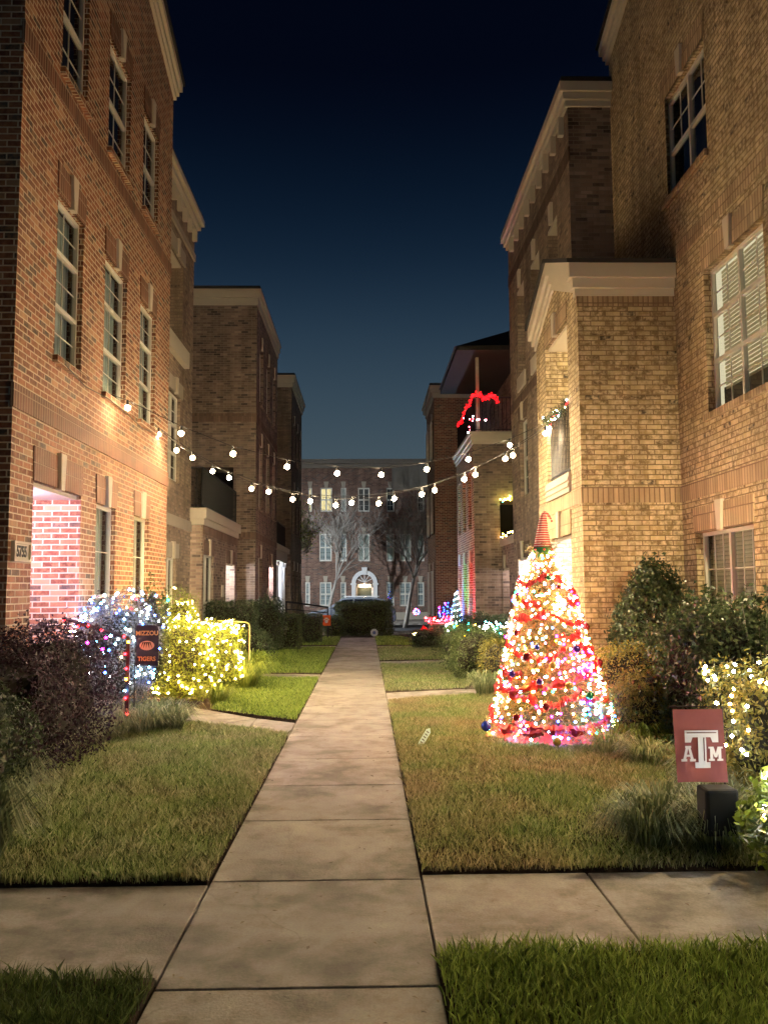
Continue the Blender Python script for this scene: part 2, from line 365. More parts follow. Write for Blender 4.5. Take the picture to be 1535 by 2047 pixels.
def window(parent, fr, a, b, zb, zt, dp, mull=0, rails=(.5,), mx=1, my=1, blind=M_curtain, lit=None, slats=False, fw=.045, open_low=0., bare=()):
    mb = MB(); d0, d1 = -dp, -dp + .05
    fbox(mb, fr, a, a + fw, zb, zt, d0, d1); fbox(mb, fr, b - fw, b, zb, zt, d0, d1)
    fbox(mb, fr, a + fw, b - fw, zt - fw, zt, d0, d1); fbox(mb, fr, a + fw, b - fw, zb, zb + fw * 1.2, d0, d1)
    cols = [a + fw]
    for k in range(mull):
        c = a + (b - a) * (k + 1) / (mull + 1); fbox(mb, fr, c - fw * .6, c + fw * .6, zb + fw * 1.2, zt - fw, d0, d1 + .004); cols += [c - fw * .6, c + fw * .6]
    cols.append(b - fw); rz = [zb + fw * 1.2]
    for r in sorted(rails):
        c = zb + (zt - zb) * r
        for q in range(0, len(cols), 2): fbox(mb, fr, cols[q], cols[q + 1], c - fw * .55, c + fw * .55, d0, d1 + .002)
        rz += [c - fw * .55, c + fw * .55]
    rz.append(zt - fw)
    wo = mb.build('window', M_frame, parent)
    g = MB(); t = .008
    for q in range(0, len(cols), 2):
        for r in range(0, len(rz), 2):
            if r // 2 in bare: continue
            for k in range(mx): c = cols[q] + (cols[q + 1] - cols[q]) * (k + 1) / (mx + 1); fbox(g, fr, c - t, c + t, rz[r], rz[r + 1], d0 + .012, d0 + .024)
            for k in range(my): c = rz[r] + (rz[r + 1] - rz[r]) * (k + 1) / (my + 1); fbox(g, fr, cols[q], cols[q + 1], c - t, c + t, d0 + .010, d0 + .022)
    if g.v: g.build('muntin_grid', M_frame, wo)
    p = MB(); p.quad(fr.p(a + .01, zb + .01, d0 + .018), fr.p(b - .01, zb + .01, d0 + .018), fr.p(b - .01, zt - .01, d0 + .018), fr.p(a + .01, zt - .01, d0 + .018)); p.build('pane', M_glass, wo)
    if blind is not None:
        c = MB(); zl = zb + (zt - zb) * open_low
        if slats:
            z = zl
            while z < zt - .02: fbox(c, fr, a + .03, b - .03, z, z + .034, d0 - .085, d0 - .075); z += .05
        else: c.quad(fr.p(a, zl, d0 - .07), fr.p(b, zl, d0 - .07), fr.p(b, zt, d0 - .07), fr.p(a, zt, d0 - .07))
        c.build('blind', blind, wo)
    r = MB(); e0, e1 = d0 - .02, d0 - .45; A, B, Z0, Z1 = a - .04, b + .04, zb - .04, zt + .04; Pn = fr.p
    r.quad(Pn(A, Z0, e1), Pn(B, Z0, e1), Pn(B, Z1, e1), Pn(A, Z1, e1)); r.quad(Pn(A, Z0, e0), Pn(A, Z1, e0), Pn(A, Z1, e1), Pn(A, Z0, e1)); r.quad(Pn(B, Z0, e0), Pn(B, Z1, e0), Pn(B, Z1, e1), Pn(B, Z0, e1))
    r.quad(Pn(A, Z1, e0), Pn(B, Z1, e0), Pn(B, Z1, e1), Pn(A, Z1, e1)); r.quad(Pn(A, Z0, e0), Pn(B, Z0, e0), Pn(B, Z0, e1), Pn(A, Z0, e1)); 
    if lit and open_low: r.quad(Pn(A, Z0, e0 - .06), Pn(B, Z0, e0 - .06), Pn(B, zb + (zt - zb) * (open_low + .02), e0 - .06), Pn(A, zb + (zt - zb) * (open_low + .02), e0 - .06), 1); r.build('room', [lit, M_dark], wo)  # dark sheet added low so the bottom of the lit room looks unlit
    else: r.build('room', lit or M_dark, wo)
    return wo
def lintel(parent, fr, a, b, zt, h, mat, flare=.12, key=True, ks=M_trim, kh=None):
    mb = MB(); fprism(mb, fr, [(a - .02, zt), (b + .02, zt), (b + flare, zt + h), (a - flare, zt + h)], -.02, .014); mb.build('lintel', mat, parent)
    if key:
        c = (a + b) / 2; kh = kh or h; k = MB(); fprism(k, fr, [(c - .055, zt - .02), (c + .055, zt - .02), (c + .095, zt + kh + .03), (c - .095, zt + kh + .03)], -.02, .05)
        k.build('keystone', ks, parent, bevel=.006)
def sill(parent, fr, a, b, zb, mat, h=.085, d=.06):
    mb = MB(); n = max(3, int((b - a + .1) / .075)); w_ = (b - a + .1) / n
    for i in range(n): fbox(mb, fr, a - .05 + i * w_ + .004, a - .05 + (i + 1) * w_ - .004, zb - h, zb - .002, -.10, d)
    mb.build('sill', mat, parent)
def band(parent, mat, name, *fs):
    for fr, u0, u1, z0, z1, d in fs: mb = MB(); fbox(mb, fr, u0, u1, z0, z1, -.02, d); mb.build(name, mat, parent)
def cornice(parent, x0, x1, y0, y1, z, steps, mat=M_trim, roof=True):
    mb = MB()
    for h, p in steps: mb.box(x0 - p, x1 + p, y0 - p, y1 + p, z, z + h - .002); z += h
    o = mb.build('cornice', mat, parent)
    if roof: r = MB(); p = steps[-1][1]; r.box(x0 - p + .03, x1 + p - .03, y0 - p + .03, y1 + p - .03, z, z + .10); r.build('roof', M_roof, parent)
    return z
def gable_roof(parent, fr, u0, u1, z0, zp, steps, back, ov=.16):
    """raking cornice on a low gable facing the path, with its roof slabs"""
    um = (u0 + u1) / 2; sl = (zp - z0) / (um - u0); mb = MB(); h0 = 0.
    for h, p in steps:
        e = ov * p / steps[-1][1]
        L = [(u0 - e, z0 + h0 - sl * e), (um, zp + h0), (u1 + e, z0 + h0 - sl * e), (u1 + e, z0 + h0 + h - sl * e), (um, zp + h0 + h), (u0 - e, z0 + h0 + h - sl * e)]
        fprism(mb, fr, [L[0], L[1], L[4], L[5]], -.15, p); fprism(mb, fr, [L[1], L[2], L[3], L[4]], -.15, p); h0 += h
    mb.build('raking_cornice', M_trim, parent)
    r = MB(); e = ov + .03; h = h0
    fprism(r, fr, [(u0 - e, z0 + h - sl * e), (um, zp + h), (um, zp + h + .06), (u0 - e, z0 + h + .06 - sl * e)], -back, steps[-1][1] + .04)
    fprism(r, fr, [(um, zp + h), (u1 + e, z0 + h - sl * e), (u1 + e, z0 + h + .06 - sl * e), (um, zp + h + .06)], -back, steps[-1][1] + .04)
    r.build('roof', M_roof, parent)
def recess(parent, fr, a, b, zb, zt, dp, ceil=M_trim, lamp=None, lamp_u=None, door=True, lamp_r=.09):
    """ceiling, back wall with a door and a lit ceiling lamp inside a deep entry opening"""
    c = MB(); fbox(c, fr, a + .003, b - .003, zt - .05, zt - .003, -dp, -.05); c.build('porch_ceiling', ceil, parent)
    k = MB(); fbox(k, fr, a, b, zb, zt, -dp - .1, -dp); k.build('porch_wall', M_trim, parent)
    if door:
        cu = (a + b) / 2; d = MB(); fbox(d, fr, cu - .45, cu + .45, zb, min(zb + 2.1, zt - .1), -dp, -dp + .05); dd = d.build('door', M_door, parent)
        hh = MB(); q = fr.p(cu + .36, zb + 1.0, -dp + .09); hh.ball(q, .03, 6); hh.build('door_handle', M_stone, dd)
    if lamp:
        u = lamp_u if lamp_u is not None else (a + b) / 2; q = fr.p(u, zt - .12, -dp * .5)
        l = MB(); l.ball(q, lamp_r, 8, sz=.6); l.build('porch_lamp', lamp, parent, smooth=True)
def railing(parent, pts, z0, z1, name='railing', gap=.11):
    mb = MB()
    for (x0, y0), (x1, y1) in zip(pts[:-1], pts[1:]):
        mb.tube([(x0, y0, z1), (x1, y1, z1)], .022, 6); mb.tube([(x0, y0, z0 + .08), (x1, y1, z0 + .08)], .014, 5)
        L = math.hypot(x1 - x0, y1 - y0); n = max(2, int(L / gap))
        for i in range(n + 1): t = i / n; x, y = x0 + (x1 - x0) * t, y0 + (y1 - y0) * t; mb.tube([(x, y, z0), (x, y, z1)], .009 if 0 < i < n else .02, 5)
    return mb.build(name, M_black, parent)

# ------------------------------------------------------------------ SETTING: ground, paths
g = MB(); ys = [-60, 31.5, 38, 39.5, 600]; zs_ = [-.03, -.03, -.30, -.40, -.40]
for i in range(4): g.quad((-400, ys[i], zs_[i]), (400, ys[i], zs_[i]), (400, ys[i + 1], zs_[i + 1]), (-400, ys[i + 1], zs_[i + 1]))
struct(g, 'ground', M_mulch)
g = MB(); g.box(-60, 60, 40.5, 50.5, -.45, -.392); struct(g, 'road', M_asph)
g = MB(); g.box(-60, 60, 51, 54.5, -.39, -.26); g.box(-60, 60, 50.5, 50.98, -.45, -.25); g.box(-60, 60, 40.0, 40.48, -.45, -.26); struct(g, 'pavement', M_conc)
XL, XR = -.86, .295
J = [-3.0, -1.6, -.2, 1.1, 2.4, 3.70, 5.02, 6.30, 7.40, 8.55, 9.85, 11.04, 12.45, 13.95]
while J[-1] < 29.2: J.append(J[-1] + 1.25)
J[-1] = 30.0
g = MB(); q = .006
for a, b in zip(J[:-1], J[1:]): g.box(XL, XR, a + q, b - q, -.12, 0)
struct(g, 'path', M_conc, bevel=.006)
g = MB()
g.box(-2.35, XL - .012, 3.80, 4.97, -.12, -.002); g.box(-5.5, -2.36, 3.80, 4.97, -.12, -.001)
g.box(XR + .012, 1.235, 4.0, 5.1, -.12, -.002); g.box(1.247, 2.38, 4.0, 5.1, -.12, -.003); g.box(2.39, 4.0, 4.0, 5.1, -.12, -.002)
def skew(x0, ya0, yb0, x1, ya1, yb1, z1=0.0): g.prism([(x0, ya0, -.12), (x1, ya1, -.12), (x1, yb1, -.12), (x0, yb0, -.12)], [(x0, ya0, -.002), (x1, ya1, z1), (x1, yb1, z1), (x0, yb0, -.002)])
skew(XL - .012, 9.93, 10.85, -1.38, 10.33, 11.25); skew(-1.39, 10.34, 11.26, -2.6, 11.2, 12.2, .06)
skew(XL - .012, 16.2, 17.0, -2.6, 16.5, 17.4); skew(XL - .012, 24.8, 25.7, -3, 24.9, 25.8)
skew(XR + .012, 12.8, 13.9, 1.58, 13.45, 14.25, .01); skew(1.59, 13.46, 14.26, 2.75, 13.6, 14.4, .02)
skew(XR + .012, 19.0, 20.0, 2.7, 19.4, 20.4); skew(XR + .012, 24.7, 25.5, 2.8, 24.8, 25.6)
struct(g, 'side_path', M_conc, bevel=.006)

def inpoly(P, poly):
    x, y = P[:, 0], P[:, 1]; r = np.zeros(len(P), bool); n = len(poly)
    for i in range(n):
        x0, y0 = poly[i]; x1, y1 = poly[(i + 1) % n]
        c = ((y0 > y) != (y1 > y)) & (x < (x1 - x0) * (y - y0) / (y1 - y0 + 1e-12) + x0); r ^= c
    return r
def lawn(poly, dens, h, mat, label, wd=.004, dens_fn=None):
    g = MB(); g.prism([(x, y, -.06) for x, y in poly], [(x, y, .012) for x, y in poly]); tag(g.build('lawn_soil', M_mulch), kind='structure')
    xs = [p[0] for p in poly]; ys = [p[1] for p in poly]; A = (max(xs) - min(xs)) * (max(ys) - min(ys)); n = int(A * dens)
    P = np.c_[rng.uniform(min(xs), max(xs), n), rng.uniform(min(ys), max(ys), n)]; P = P[inpoly(P, poly)]
    # clumpy height and thinning
    f = .5 + .25 * np.sin(P[:, 0] * 5.1 + P[:, 1] * 2.7) + .25 * np.sin(P[:, 0] * 2.3 - P[:, 1] * 6.1 + 1.7) * np.sin(P[:, 1] * 3.1)
    keep = rng.random(len(P)) < (.70 + .3 * f); P = P[keep] + rng.normal(0, .010, (keep.sum(), 2)); f = f[keep]; n = len(P)
    hh = h * rng.uniform(.45, 1.15, n) * (.8 + .4 * f); a = rng.uniform(0, 2 * np.pi, n); lean = rng.uniform(.1, .9, n) * hh
    la = rng.uniform(0, 2 * np.pi, n); wx, wy = np.cos(a) * wd, np.sin(a) * wd
    z0 = np.full(n, .008); mx, my = P[:, 0] + np.cos(la) * lean * .3, P[:, 1] + np.sin(la) * lean * .3
    tx, ty = P[:, 0] + np.cos(la) * lean, P[:, 1] + np.sin(la) * lean
    V = np.stack([np.c_[P[:, 0] - wx, P[:, 1] - wy, z0], np.c_[P[:, 0] + wx, P[:, 1] + wy, z0],
                  np.c_[mx + wx * .8, my + wy * .8, z0 + hh * .6], np.c_[tx, ty, z0 + hh], np.c_[mx - wx * .8, my - wy * .8, z0 + hh * .6]], 1).reshape(-1, 3)
    o = npmesh('grass', V, 5, mat); tag(o, label, 'grass', kind='stuff'); return o
GAPX = .018
lawn([(XL - GAPX, 1.5), (XL - GAPX, 3.785), (-4, 3.785), (-4, 1.5)], 9000, .085, L_grassd, 'tall dark grass in the bottom left corner', .0028)
lawn([(XL - GAPX, 4.985), (-2.4, 4.985), (-2.5, 6.3), (-2.85, 7.6), (-2.9, 8.9), (-2.6, 9.9), (-2.1, 10.75), (XL - GAPX, 9.85)], 7500, .07, L_grass, 'olive lawn left of the path with a curved edge', .003)
lawn([(XL - GAPX, 10.98), (-2.1, 12.05), (-2.15, 14), (-2.3, 16.3), (XL - GAPX, 16.1)], 4200, .06, L_grassg, 'bright green lawn beside the lit hedge', .0045)
lawn([(XL - GAPX, 17.1), (-2.3, 17.4), (-2.6, 21), (-2.5, 24.7), (XL - GAPX, 24.7)], 2200, .06, L_grassg, 'far left lawn before the dark hedges', .006)
lawn([(XL - GAPX, 25.8), (-2.6, 25.9), (-2.6, 29.8), (XL - GAPX, 29.8)], 1500, .08, L_grassg, 'farthest lawn strip left of the path', .008)
lawn([(XR + GAPX, 1.5), (XR + GAPX, 3.985), (4, 3.985), (4, 1.5)], 9000, .085, L_grassg, 'lush green grass in the bottom right corner', .0028)
lawn([(XR + GAPX, 5.115), (2.7, 5.115), (3.0, 6.5), (3.5, 8.3), (3.1, 10.2), (2.7, 11.6), (2.2, 13.0), (1.65, 13.4), (XR + GAPX, 12.75)], 6500, .06, L_straw, 'worn straw coloured lawn around the Christmas tree', .003)
lawn([(XR + GAPX, 14.0), (1.6, 14.35), (2.0, 16), (1.8, 19.1), (XR + GAPX, 18.9)], 3000, .06, L_grass, 'right lawn beyond the second side path', .005)
lawn([(XR + GAPX, 20.1), (2.0, 20.3), (2.0, 24.6), (XR + GAPX, 24.6)], 1800, .06, L_grass, 'right lawn beyond the third side path', .006)
lawn([(XR + GAPX, 25.6), (2.0, 25.6), (1.2, 29.3), (XR + GAPX, 29.6)], 1500, .09, L_grassg, 'farthest lawn strip right of the path', .008)
# ------------------------------------------------------------------ BUILDINGS
E_porch = emis('porch_lamp_light', (1.0, .80, .95), PORCH * 3)
E_pink = emis('entry_lamp_light', (.96, .66, 1.0), PORCH * 3.6)
E_porchw = emis('white_porch_light', (.97, .93, 1.0), PORCH * 3)
E_room = emis('lit_room', (1.0, .84, .56), .95)
def shell(parent, x0, x1, y0, y1, z1, mat, name='wall', open_x=None, open_y=True):
    """plain rear and side faces that close a block"""
    mb = MB()
    if open_x != 'left': mb.quad((x0, y0, 0), (x0, y1, 0), (x0, y1, z1), (x0, y0, z1))
    else: mb.quad((x1, y0, 0), (x1, y1, 0), (x1, y1, z1), (x1, y0, z1))
    mb.quad((x0, y1, -.4), (x1, y1, -.4), (x1, y1, z1), (x0, y1, z1))
    mb.quad((x0, y0, z1), (x1, y0, z1), (x1, y1, z1), (x0, y1, z1))
    return mb.build(name, mat, parent)

# ---- L1: orange-red house on the left
L1 = empty('brick_townhouse', (-3.42, 8.43, 0), 'three storey orange red brick townhouse with pink lit entry and number plaque', 'house', 'brick townhouses along the path')
fr = FL(-3.42); Y0, Y1 = 8.43, 15.05
r2 = [(9.50, 10.40), (11.28, 12.33), (13.08, 14.05)]; r1 = [(11.13, 12.0), (12.95, 13.82)]
ops = [(9.02, 10.53, -.02, 2.75, 1.35)] + [(a, b, .75, 2.73, .11) for a, b in r1] + [(a, b, 4.20, 6.05, .11) for a, b in r2] + [(a, b, 7.52, 9.10, .11) for a, b in r2]
wall(L1, fr, Y0, Y1, -.02, 10.42, ops, B_red, gable=11.5)
mb = MB(); mb.quad((-3.42, Y0, -.02), (-9, Y0, -.02), (-9, Y0, 10.42), (-3.42, Y0, 10.42)); mb.build('side_wall', B_red, L1)
shell(L1, -9, -3.42, Y0, Y1, 10.42, B_red)
band(L1, B_red_s, 'soldier_band', (fr, Y0 - .012, Y1 + .012, 3.40, 3.64, .014), (fr, Y0 - .012, Y1 + .012, 7.12, 7.36, .014))
for a, b in r1: window(L1, fr, a, b, .75, 2.73, .11, rails=(.40,), mx=1, my=1, bare=(0,)); lintel(L1, fr, a, b, 2.73, .36, B_red_s, .05)
for a, b in r2:
    window(L1, fr, a, b, 4.20, 6.05, .11, rails=(.34, .68), mx=1, my=1); lintel(L1, fr, a, b, 6.05, .36, B_red_s, .05); sill(L1, fr, a, b, 4.20, B_red)
    window(L1, fr, a, b, 7.52, 9.10, .11, rails=(.5,), mx=1, my=1, blind=M_dark); lintel(L1, fr, a, b, 9.10, .36, B_red_s, .05); sill(L1, fr, a, b, 7.52, B_red)
lintel(L1, fr, 9.02, 10.53, 2.75, .36, B_red_s, .03)
recess(L1, fr, 9.02, 10.53, -.02, 2.75, 1.35, lamp=E_pink, lamp_u=9.5)
gable_roof(L1, fr, Y0, Y1, 10.42, 11.5, [(.10, .05), (.12, .09), (.14, .14)], 5.5, ov=.12)
# plaque
pl = MB(); fbox(pl, fr, 8.50, 8.93, 1.90, 2.10, 0, .02)
for a in ((8.50, 8.53, 1.90, 2.10), (8.90, 8.93, 1.90, 2.10), (8.53, 8.90, 1.90, 1.925), (8.53, 8.90, 2.075, 2.10)): fbox(pl, fr, *a, .018, .04)
plo = pl.build('number_plaque', M_trim, L1)
def text(body, name, mat, parent, loc, xdir, updir, size, ext=.002, sx=1., space=1., off=0.):
    cu = bpy.data.curves.new('lettering', 'FONT'); cu.body = body; cu.size = size; cu.align_x = 'CENTER'; cu.align_y = 'CENTER'; cu.extrude = ext; cu.space_character = space; cu.offset = off
    tmp = bpy.data.objects.new('lettering', cu); COL.objects.link(tmp)
    me = bpy.data.meshes.new_from_object(tmp); bpy.data.objects.remove(tmp)
    x = Vector(xdir).normalized(); u = Vector(updir).normalized(); n = x.cross(u); mt = Matrix((x * sx, u, n)).transposed().to_4x4(); mt.translation = Vector(loc) - wl(parent)
    me.transform(mt); me.materials.clear(); me.materials.append(mat)
    o = bpy.data.objects.new(name, me); COL.objects.link(o); o.parent = parent; return o
text('5755', 'number_lettering', M_black, plo, (-3.42 + .024, 8.715, 1.998), (0, 1, 0), (0, 0, 1), .15, sx=.84, off=.004)

# ---- L2: set back middle house with its one storey annex
L2 = empty('brick_townhouse', (-4.0, 17.5, 0), 'set back grey brown brick townhouse with cream balcony sill and one storey annex', 'house', 'brick townhouses along the path')
fr = FL(-4.0); Y0, Y1 = 15.05, 20.0
y = lambda px, py: PX(px, py, -4.0)
gw = (y(333, 1130).y, y(352, 1130).y); mw = (y(336, 850).y, y(360, 850).y); bw_ = (y(338, 620).y, y(365, 620).y)
ops = [(gw[0], gw[1], .5, 2.3, .12), (mw[0], mw[1], 3.9, 5.75, .12), (bw_[0], bw_[1], 6.85, 8.75, 1.2)]
wall(L2, fr, Y0, Y1, -.02, 10.0, ops, B_tan); shell(L2, -9, -4.0, Y0, Y1, 10.0, B_tan)
band(L2, M_stone, 'stone_band', (fr, Y0, Y1 + .01, 2.95, 3.18, .03), (fr, Y0, Y1 + .01, 9.3, 9.46, .04))
band(L2, M_stone, 'lintel', *[(fr, a - .1, b + .12, zt, zt + .30, .035) for (a, b), zt in ((gw, 2.3), (mw, 5.75), (bw_, 8.75))])
for (a, b), zt in ((gw, 2.3), (mw, 5.75), (bw_, 8.75)):
    k = MB(); c = (a + b) / 2; fprism(k, fr, [(c - .06, zt - .02), (c + .06, zt - .02), (c + .09, zt + .33), (c - .09, zt + .33)], 0, .07); k.build('keystone', M_trim, L2)
sb = MB(); fbox(sb, fr, bw_[0] - .4, bw_[1] + .25, 6.5, 6.85, -.05, .12); sb.build('balcony_sill', M_trim, L2)
window(L2, fr, *gw, .5, 2.3, .12, mull=1, rails=(.42,), mx=0, my=0, open_low=.0)
window(L2, fr, *mw, 3.9, 5.75, .12, mull=1, rails=(.33, .66), mx=0, my=1, blind=M_shade_blue)
recess(L2, fr, bw_[0], bw_[1], 6.85, 8.75, 1.2, door=False)
z = cornice(L2, -9, -4.0, Y0, Y1, 10.0, [(.10, .06), (.12, .13), (.14, .20)])
for i in range(9):
    k = MB(); c = Y0 + .35 + i * .55; fprism(k, fr, [(c - .05, 9.72), (c + .05, 9.72), (c + .05, 10.0), (c - .05, 10.0)], 0, .10); k.build('bracket', M_trim, L2)
# annex
fr = FL(-3.72); A0, A1 = 20.0, 25.4
aw = (PX(413, 1130, -3.65).y, PX(433, 1130, -3.65).y); ad = (PX(457, 1150, -3.65).y, PX(474, 1150, -3.65).y)
ops = [(aw[0], aw[1], .4, 2.45, .12), (ad[0], ad[1], -.02, 2.35, .9)]
wall(L2, fr, A0, A1, -.02, 3.12, ops, B_dark, name='annex_wall'); mb = MB(); mb.quad((-3.72, A0, -.02), (-5, A0, -.02), (-5, A0, 3.12), (-3.72, A0, 3.12)); mb.build('annex_wall', B_dark, L2)
window(L2, fr, *aw, .4, 2.45, .12, mull=1, rails=(.45,), mx=0, my=0)
recess(L2, fr, *ad, -.02, 2.35, .9, lamp=E_porchw, door=True, lamp_r=.08)
lintel(L2, fr, *aw, 2.45, .34, B_dark_s, .05); lintel(L2, fr, *ad, 2.35, .34, B_dark_s, .05)
sl_ = MB(); fbox(sl_, fr, A0, A1, 2.9, 3.11, -.01, .012); sl_.build('soldier_band', B_dark_s, L2)
c = MB(); c.box(-5, -3.68, A0 - .04, A1, 3.12, 3.26); c.box(-5, -3.62, A0 - .10, A1, 3.262, 3.50); c.build('annex_cornice', M_trim, L2)
railing(L2, [(-4.3, 20.1), (-3.76, 20.1), (-3.76, 25.3)], 3.50, 4.45, gap=.13)
pb = MB(); fbox(pb, fr, ad[0] - .75, ad[0] - .45, 1.45, 1.75, 0, .03); pb.build('number_plaque', M_trim, L2)

# ---- L3
L3 = empty('brick_townhouse', (-3.2, 28.5, 0), 'tall brown brick townhouse with a blank wall and pale cornice facing the viewer', 'house', 'brick townhouses along the path')
fr = FL(-3.2); Y0, Y1 = 25.4, 31.4
cols = [(26.15, 27.05), (28.0, 28.95), (29.8, 30.7)]
ops = [(a, b, 4.1, 6.0, .14) for a, b in cols] + [(a, b, 7.3, 9.0, .14) for a, b in cols] + [(26.15, 27.05, .6, 2.6, .14), (29.0, 30.3, -.02, 2.45, 1.0)]
wall(L3, fr, Y0, Y1, -.3, 10.05, ops, B_dark)
fc = FC(25.4); wall(L3, fc, -9, -3.2, -.02, 10.05, [(-5.0, -3.85, 3.7, 5.2, 1.1)], B_dark, name='front_wall')
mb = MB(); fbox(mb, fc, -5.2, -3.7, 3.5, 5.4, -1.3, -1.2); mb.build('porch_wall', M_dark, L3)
shell(L3, -9, -3.2, Y0, Y1, 10.05, B_dark)
for a, b in cols:
    for zb, zt in ((4.1, 6.0), (7.3, 9.0)): window(L3, fr, a, b, zb, zt, .14, blind=M_curtain if zb < 5 else M_dark); lintel(L3, fr, a, b, zt, .36, B_dark_s, .05); sill(L3, fr, a, b, zb, B_dark)
window(L3, fr, 26.15, 27.05, .6, 2.6, .14); lintel(L3, fr, 26.15, 27.05, 2.6, .36, B_dark_s); lintel(L3, fr, 29.0, 30.3, 2.45, .36, B_dark_s)
recess(L3, fr, 29.0, 30.3, -.02, 2.45, 1.0, lamp=E_porch, lamp_r=.09)
band(L3, B_dark_s, 'soldier_band', (fr, Y0 - .012, Y1, 6.55, 6.8, .014), (fc, -9, -3.186, 6.55, 6.8, .0145), (fr, Y0 - .012, Y1, 3.1, 3.3, .013), (fc, -9, -3.187, 3.1, 3.3, .0135))
cornice(L3, -9, -3.2, Y0, Y1, 10.05, [(.22, .04), (.20, .09), (.05, .13)])
pb = MB(); fbox(pb, fr, 28.4, 28.7, 1.4, 1.7, 0, .03); pb.build('number_plaque', M_trim, L3)

# ---- L4: porch with white columns between L3 and L5
L4 = empty('brick_townhouse', (-3.5, 34.5, 0), 'low white columned entry porch with railing between two tall brown houses', 'house', 'brick townhouses along the path')
mb = MB(); mb.box(-9, -4.6, 31.4, 37.4, -.3, 9.2); mb.build('wall', B_dark, L4)
c = MB(); c.box(-4.7, -3.35, 31.4, 37.4, 2.75, 3.15); c.box(-4.7, -3.25, 31.4, 37.4, 3.152, 3.35); c.build('porch_cornice', M_trim, L4)
for yy in (31.75, 33.0, 34.3, 36.2, 37.1):
    k = MB(); k.lathe((-3.55, yy, -.3), [(.19, 0), (.19, .35), (.15, .38), (.13, 2.85), (.18, 2.9), (.18, 3.05)], 12); k.build('porch_column', M_white, L4, smooth=False)
railing(L4, [(-3.45, 31.5), (-3.45, 37.3)], 3.35, 4.3, gap=.15)
l = MB(); l.ball((-4.0, 34, 2.6), .1, 8); l.ball((-4.0, 36.3, 2.6), .1, 8); l.build('porch_lamp', emis('cool_porch_light', (.82, .88, 1.0), PORCH * 3), L4)

# ---- L5
L5 = empty('brick_townhouse', (-3.2, 40, 0), 'farthest townhouse on the left with stepped white roof edge behind the porch', 'house', 'brick townhouses along the path')
fr = FL(-3.2); cols = [(38.3, 39.3), (40.2, 41.2), (42.0, 42.8)]
ops = [(a, b, zb, zt, .14) for a, b in cols for zb, zt in ((.6, 2.5), (4.1, 6.0), (7.3, 9.0))]
wall(L5, fr, 37.4, 43.4, -.4, 10.4, ops, B_tan); mb = MB(); mb.quad((-9, 37.4, -.4), (-3.2, 37.4, -.4), (-3.2, 37.4, 10.4), (-9, 37.4, 10.4)); mb.build('front_wall', B_tan, L5)
shell(L5, -9, -3.2, 37.4, 43.4, 10.4, B_tan)
for a, b in cols:
    for zb, zt in ((.6, 2.5), (4.1, 6.0), (7.3, 9.0)): window(L5, fr, a, b, zb, zt, .14); lintel(L5, fr, a, b, zt, .36, B_tan_s)
cornice(L5, -9, -3.2, 37.4, 43.4, 10.4, [(.2, .06), (.2, .12), (.1, .18)])

# ---- R1: near right cream house with its bay
R1 = empty('brick_townhouse', (4.2, 9, 0), 'nearest cream brick townhouse on the right with a lit blind window and two storey bay', 'house', 'brick townhouses along the path')
fr = FR_(4.2); Y0, Y1 = 4.5, 14.2
up = (10.2, 11.72); mid = (8.85, 10.48); low = (9.38, 11.05)
ops = [(*up, 6.95, 8.42, .14), (*mid, 3.72, 5.52, .14), (*low, 1.36, 2.30, .14)]
wall(R1, fr, Y0, 11.6, -.02, 10.6, ops, B_cream); mb = MB(); mb.quad((4.2, 11.6, 5.5), (4.2, 14.2, 5.5), (4.2, 14.2, 10.6), (4.2, 11.6, 10.6)); mb.poly([(4.2, 4.5, 10.6), (4.2, 14.2, 10.6), (4.2, 9.35, 12.1)]); mb.build('wall', B_cream, R1)
shell(R1, 4.2, 10, Y0, Y1, 10.6, B_cream, open_x='left')
window(R1, fr, *up, 6.95, 8.42, .14, mull=1, rails=(.48,), mx=1, my=1, blind=M_dark, bare=(0,))
M_slat = NT('white_slat'); _b = M_slat.bsdf((.70, .66, .56), .6); _t = M_slat.n('ShaderNodeBsdfTranslucent'); _t.inputs[0].default_value = (.8, .74, .6, 1); _m = M_slat.n('ShaderNodeMixShader'); _m.inputs[0].default_value = .55
M_slat.l(_b.outputs[0], _m.inputs[1]); M_slat.l(_t.outputs[0], _m.inputs[2]); M_slat = M_slat.done(_m.outputs[0])
window(R1, fr, *mid, 3.72, 5.52, .14, mull=1, rails=(.36, .68), mx=1, my=1, blind=M_slat, slats=True, lit=E_room, open_low=.17)
window(R1, fr, *low, 1.36, 2.30, .14, mull=1, rails=(), mx=2, my=1, blind=M_blind)
for (a, b), zt, zb in ((up, 8.42, 6.95), (mid, 5.52, 3.72), (low, 2.30, 1.36)):
    lintel(R1, fr, a, b, zt, .32, B_cream_s, .06); sill(R1, fr, a, b, zb, B_cream_s)
band(R1, B_cream_s, 'soldier_band', (fr, Y0, 11.59, 2.74, 2.95, .012), (fr, Y0, 11.59, 5.99, 6.2, .012))
gable_roof(R1, fr, Y0, Y1, 10.6, 12.1, [(.10, .05), (.12, .09), (.14, .14)], 5, ov=.12)
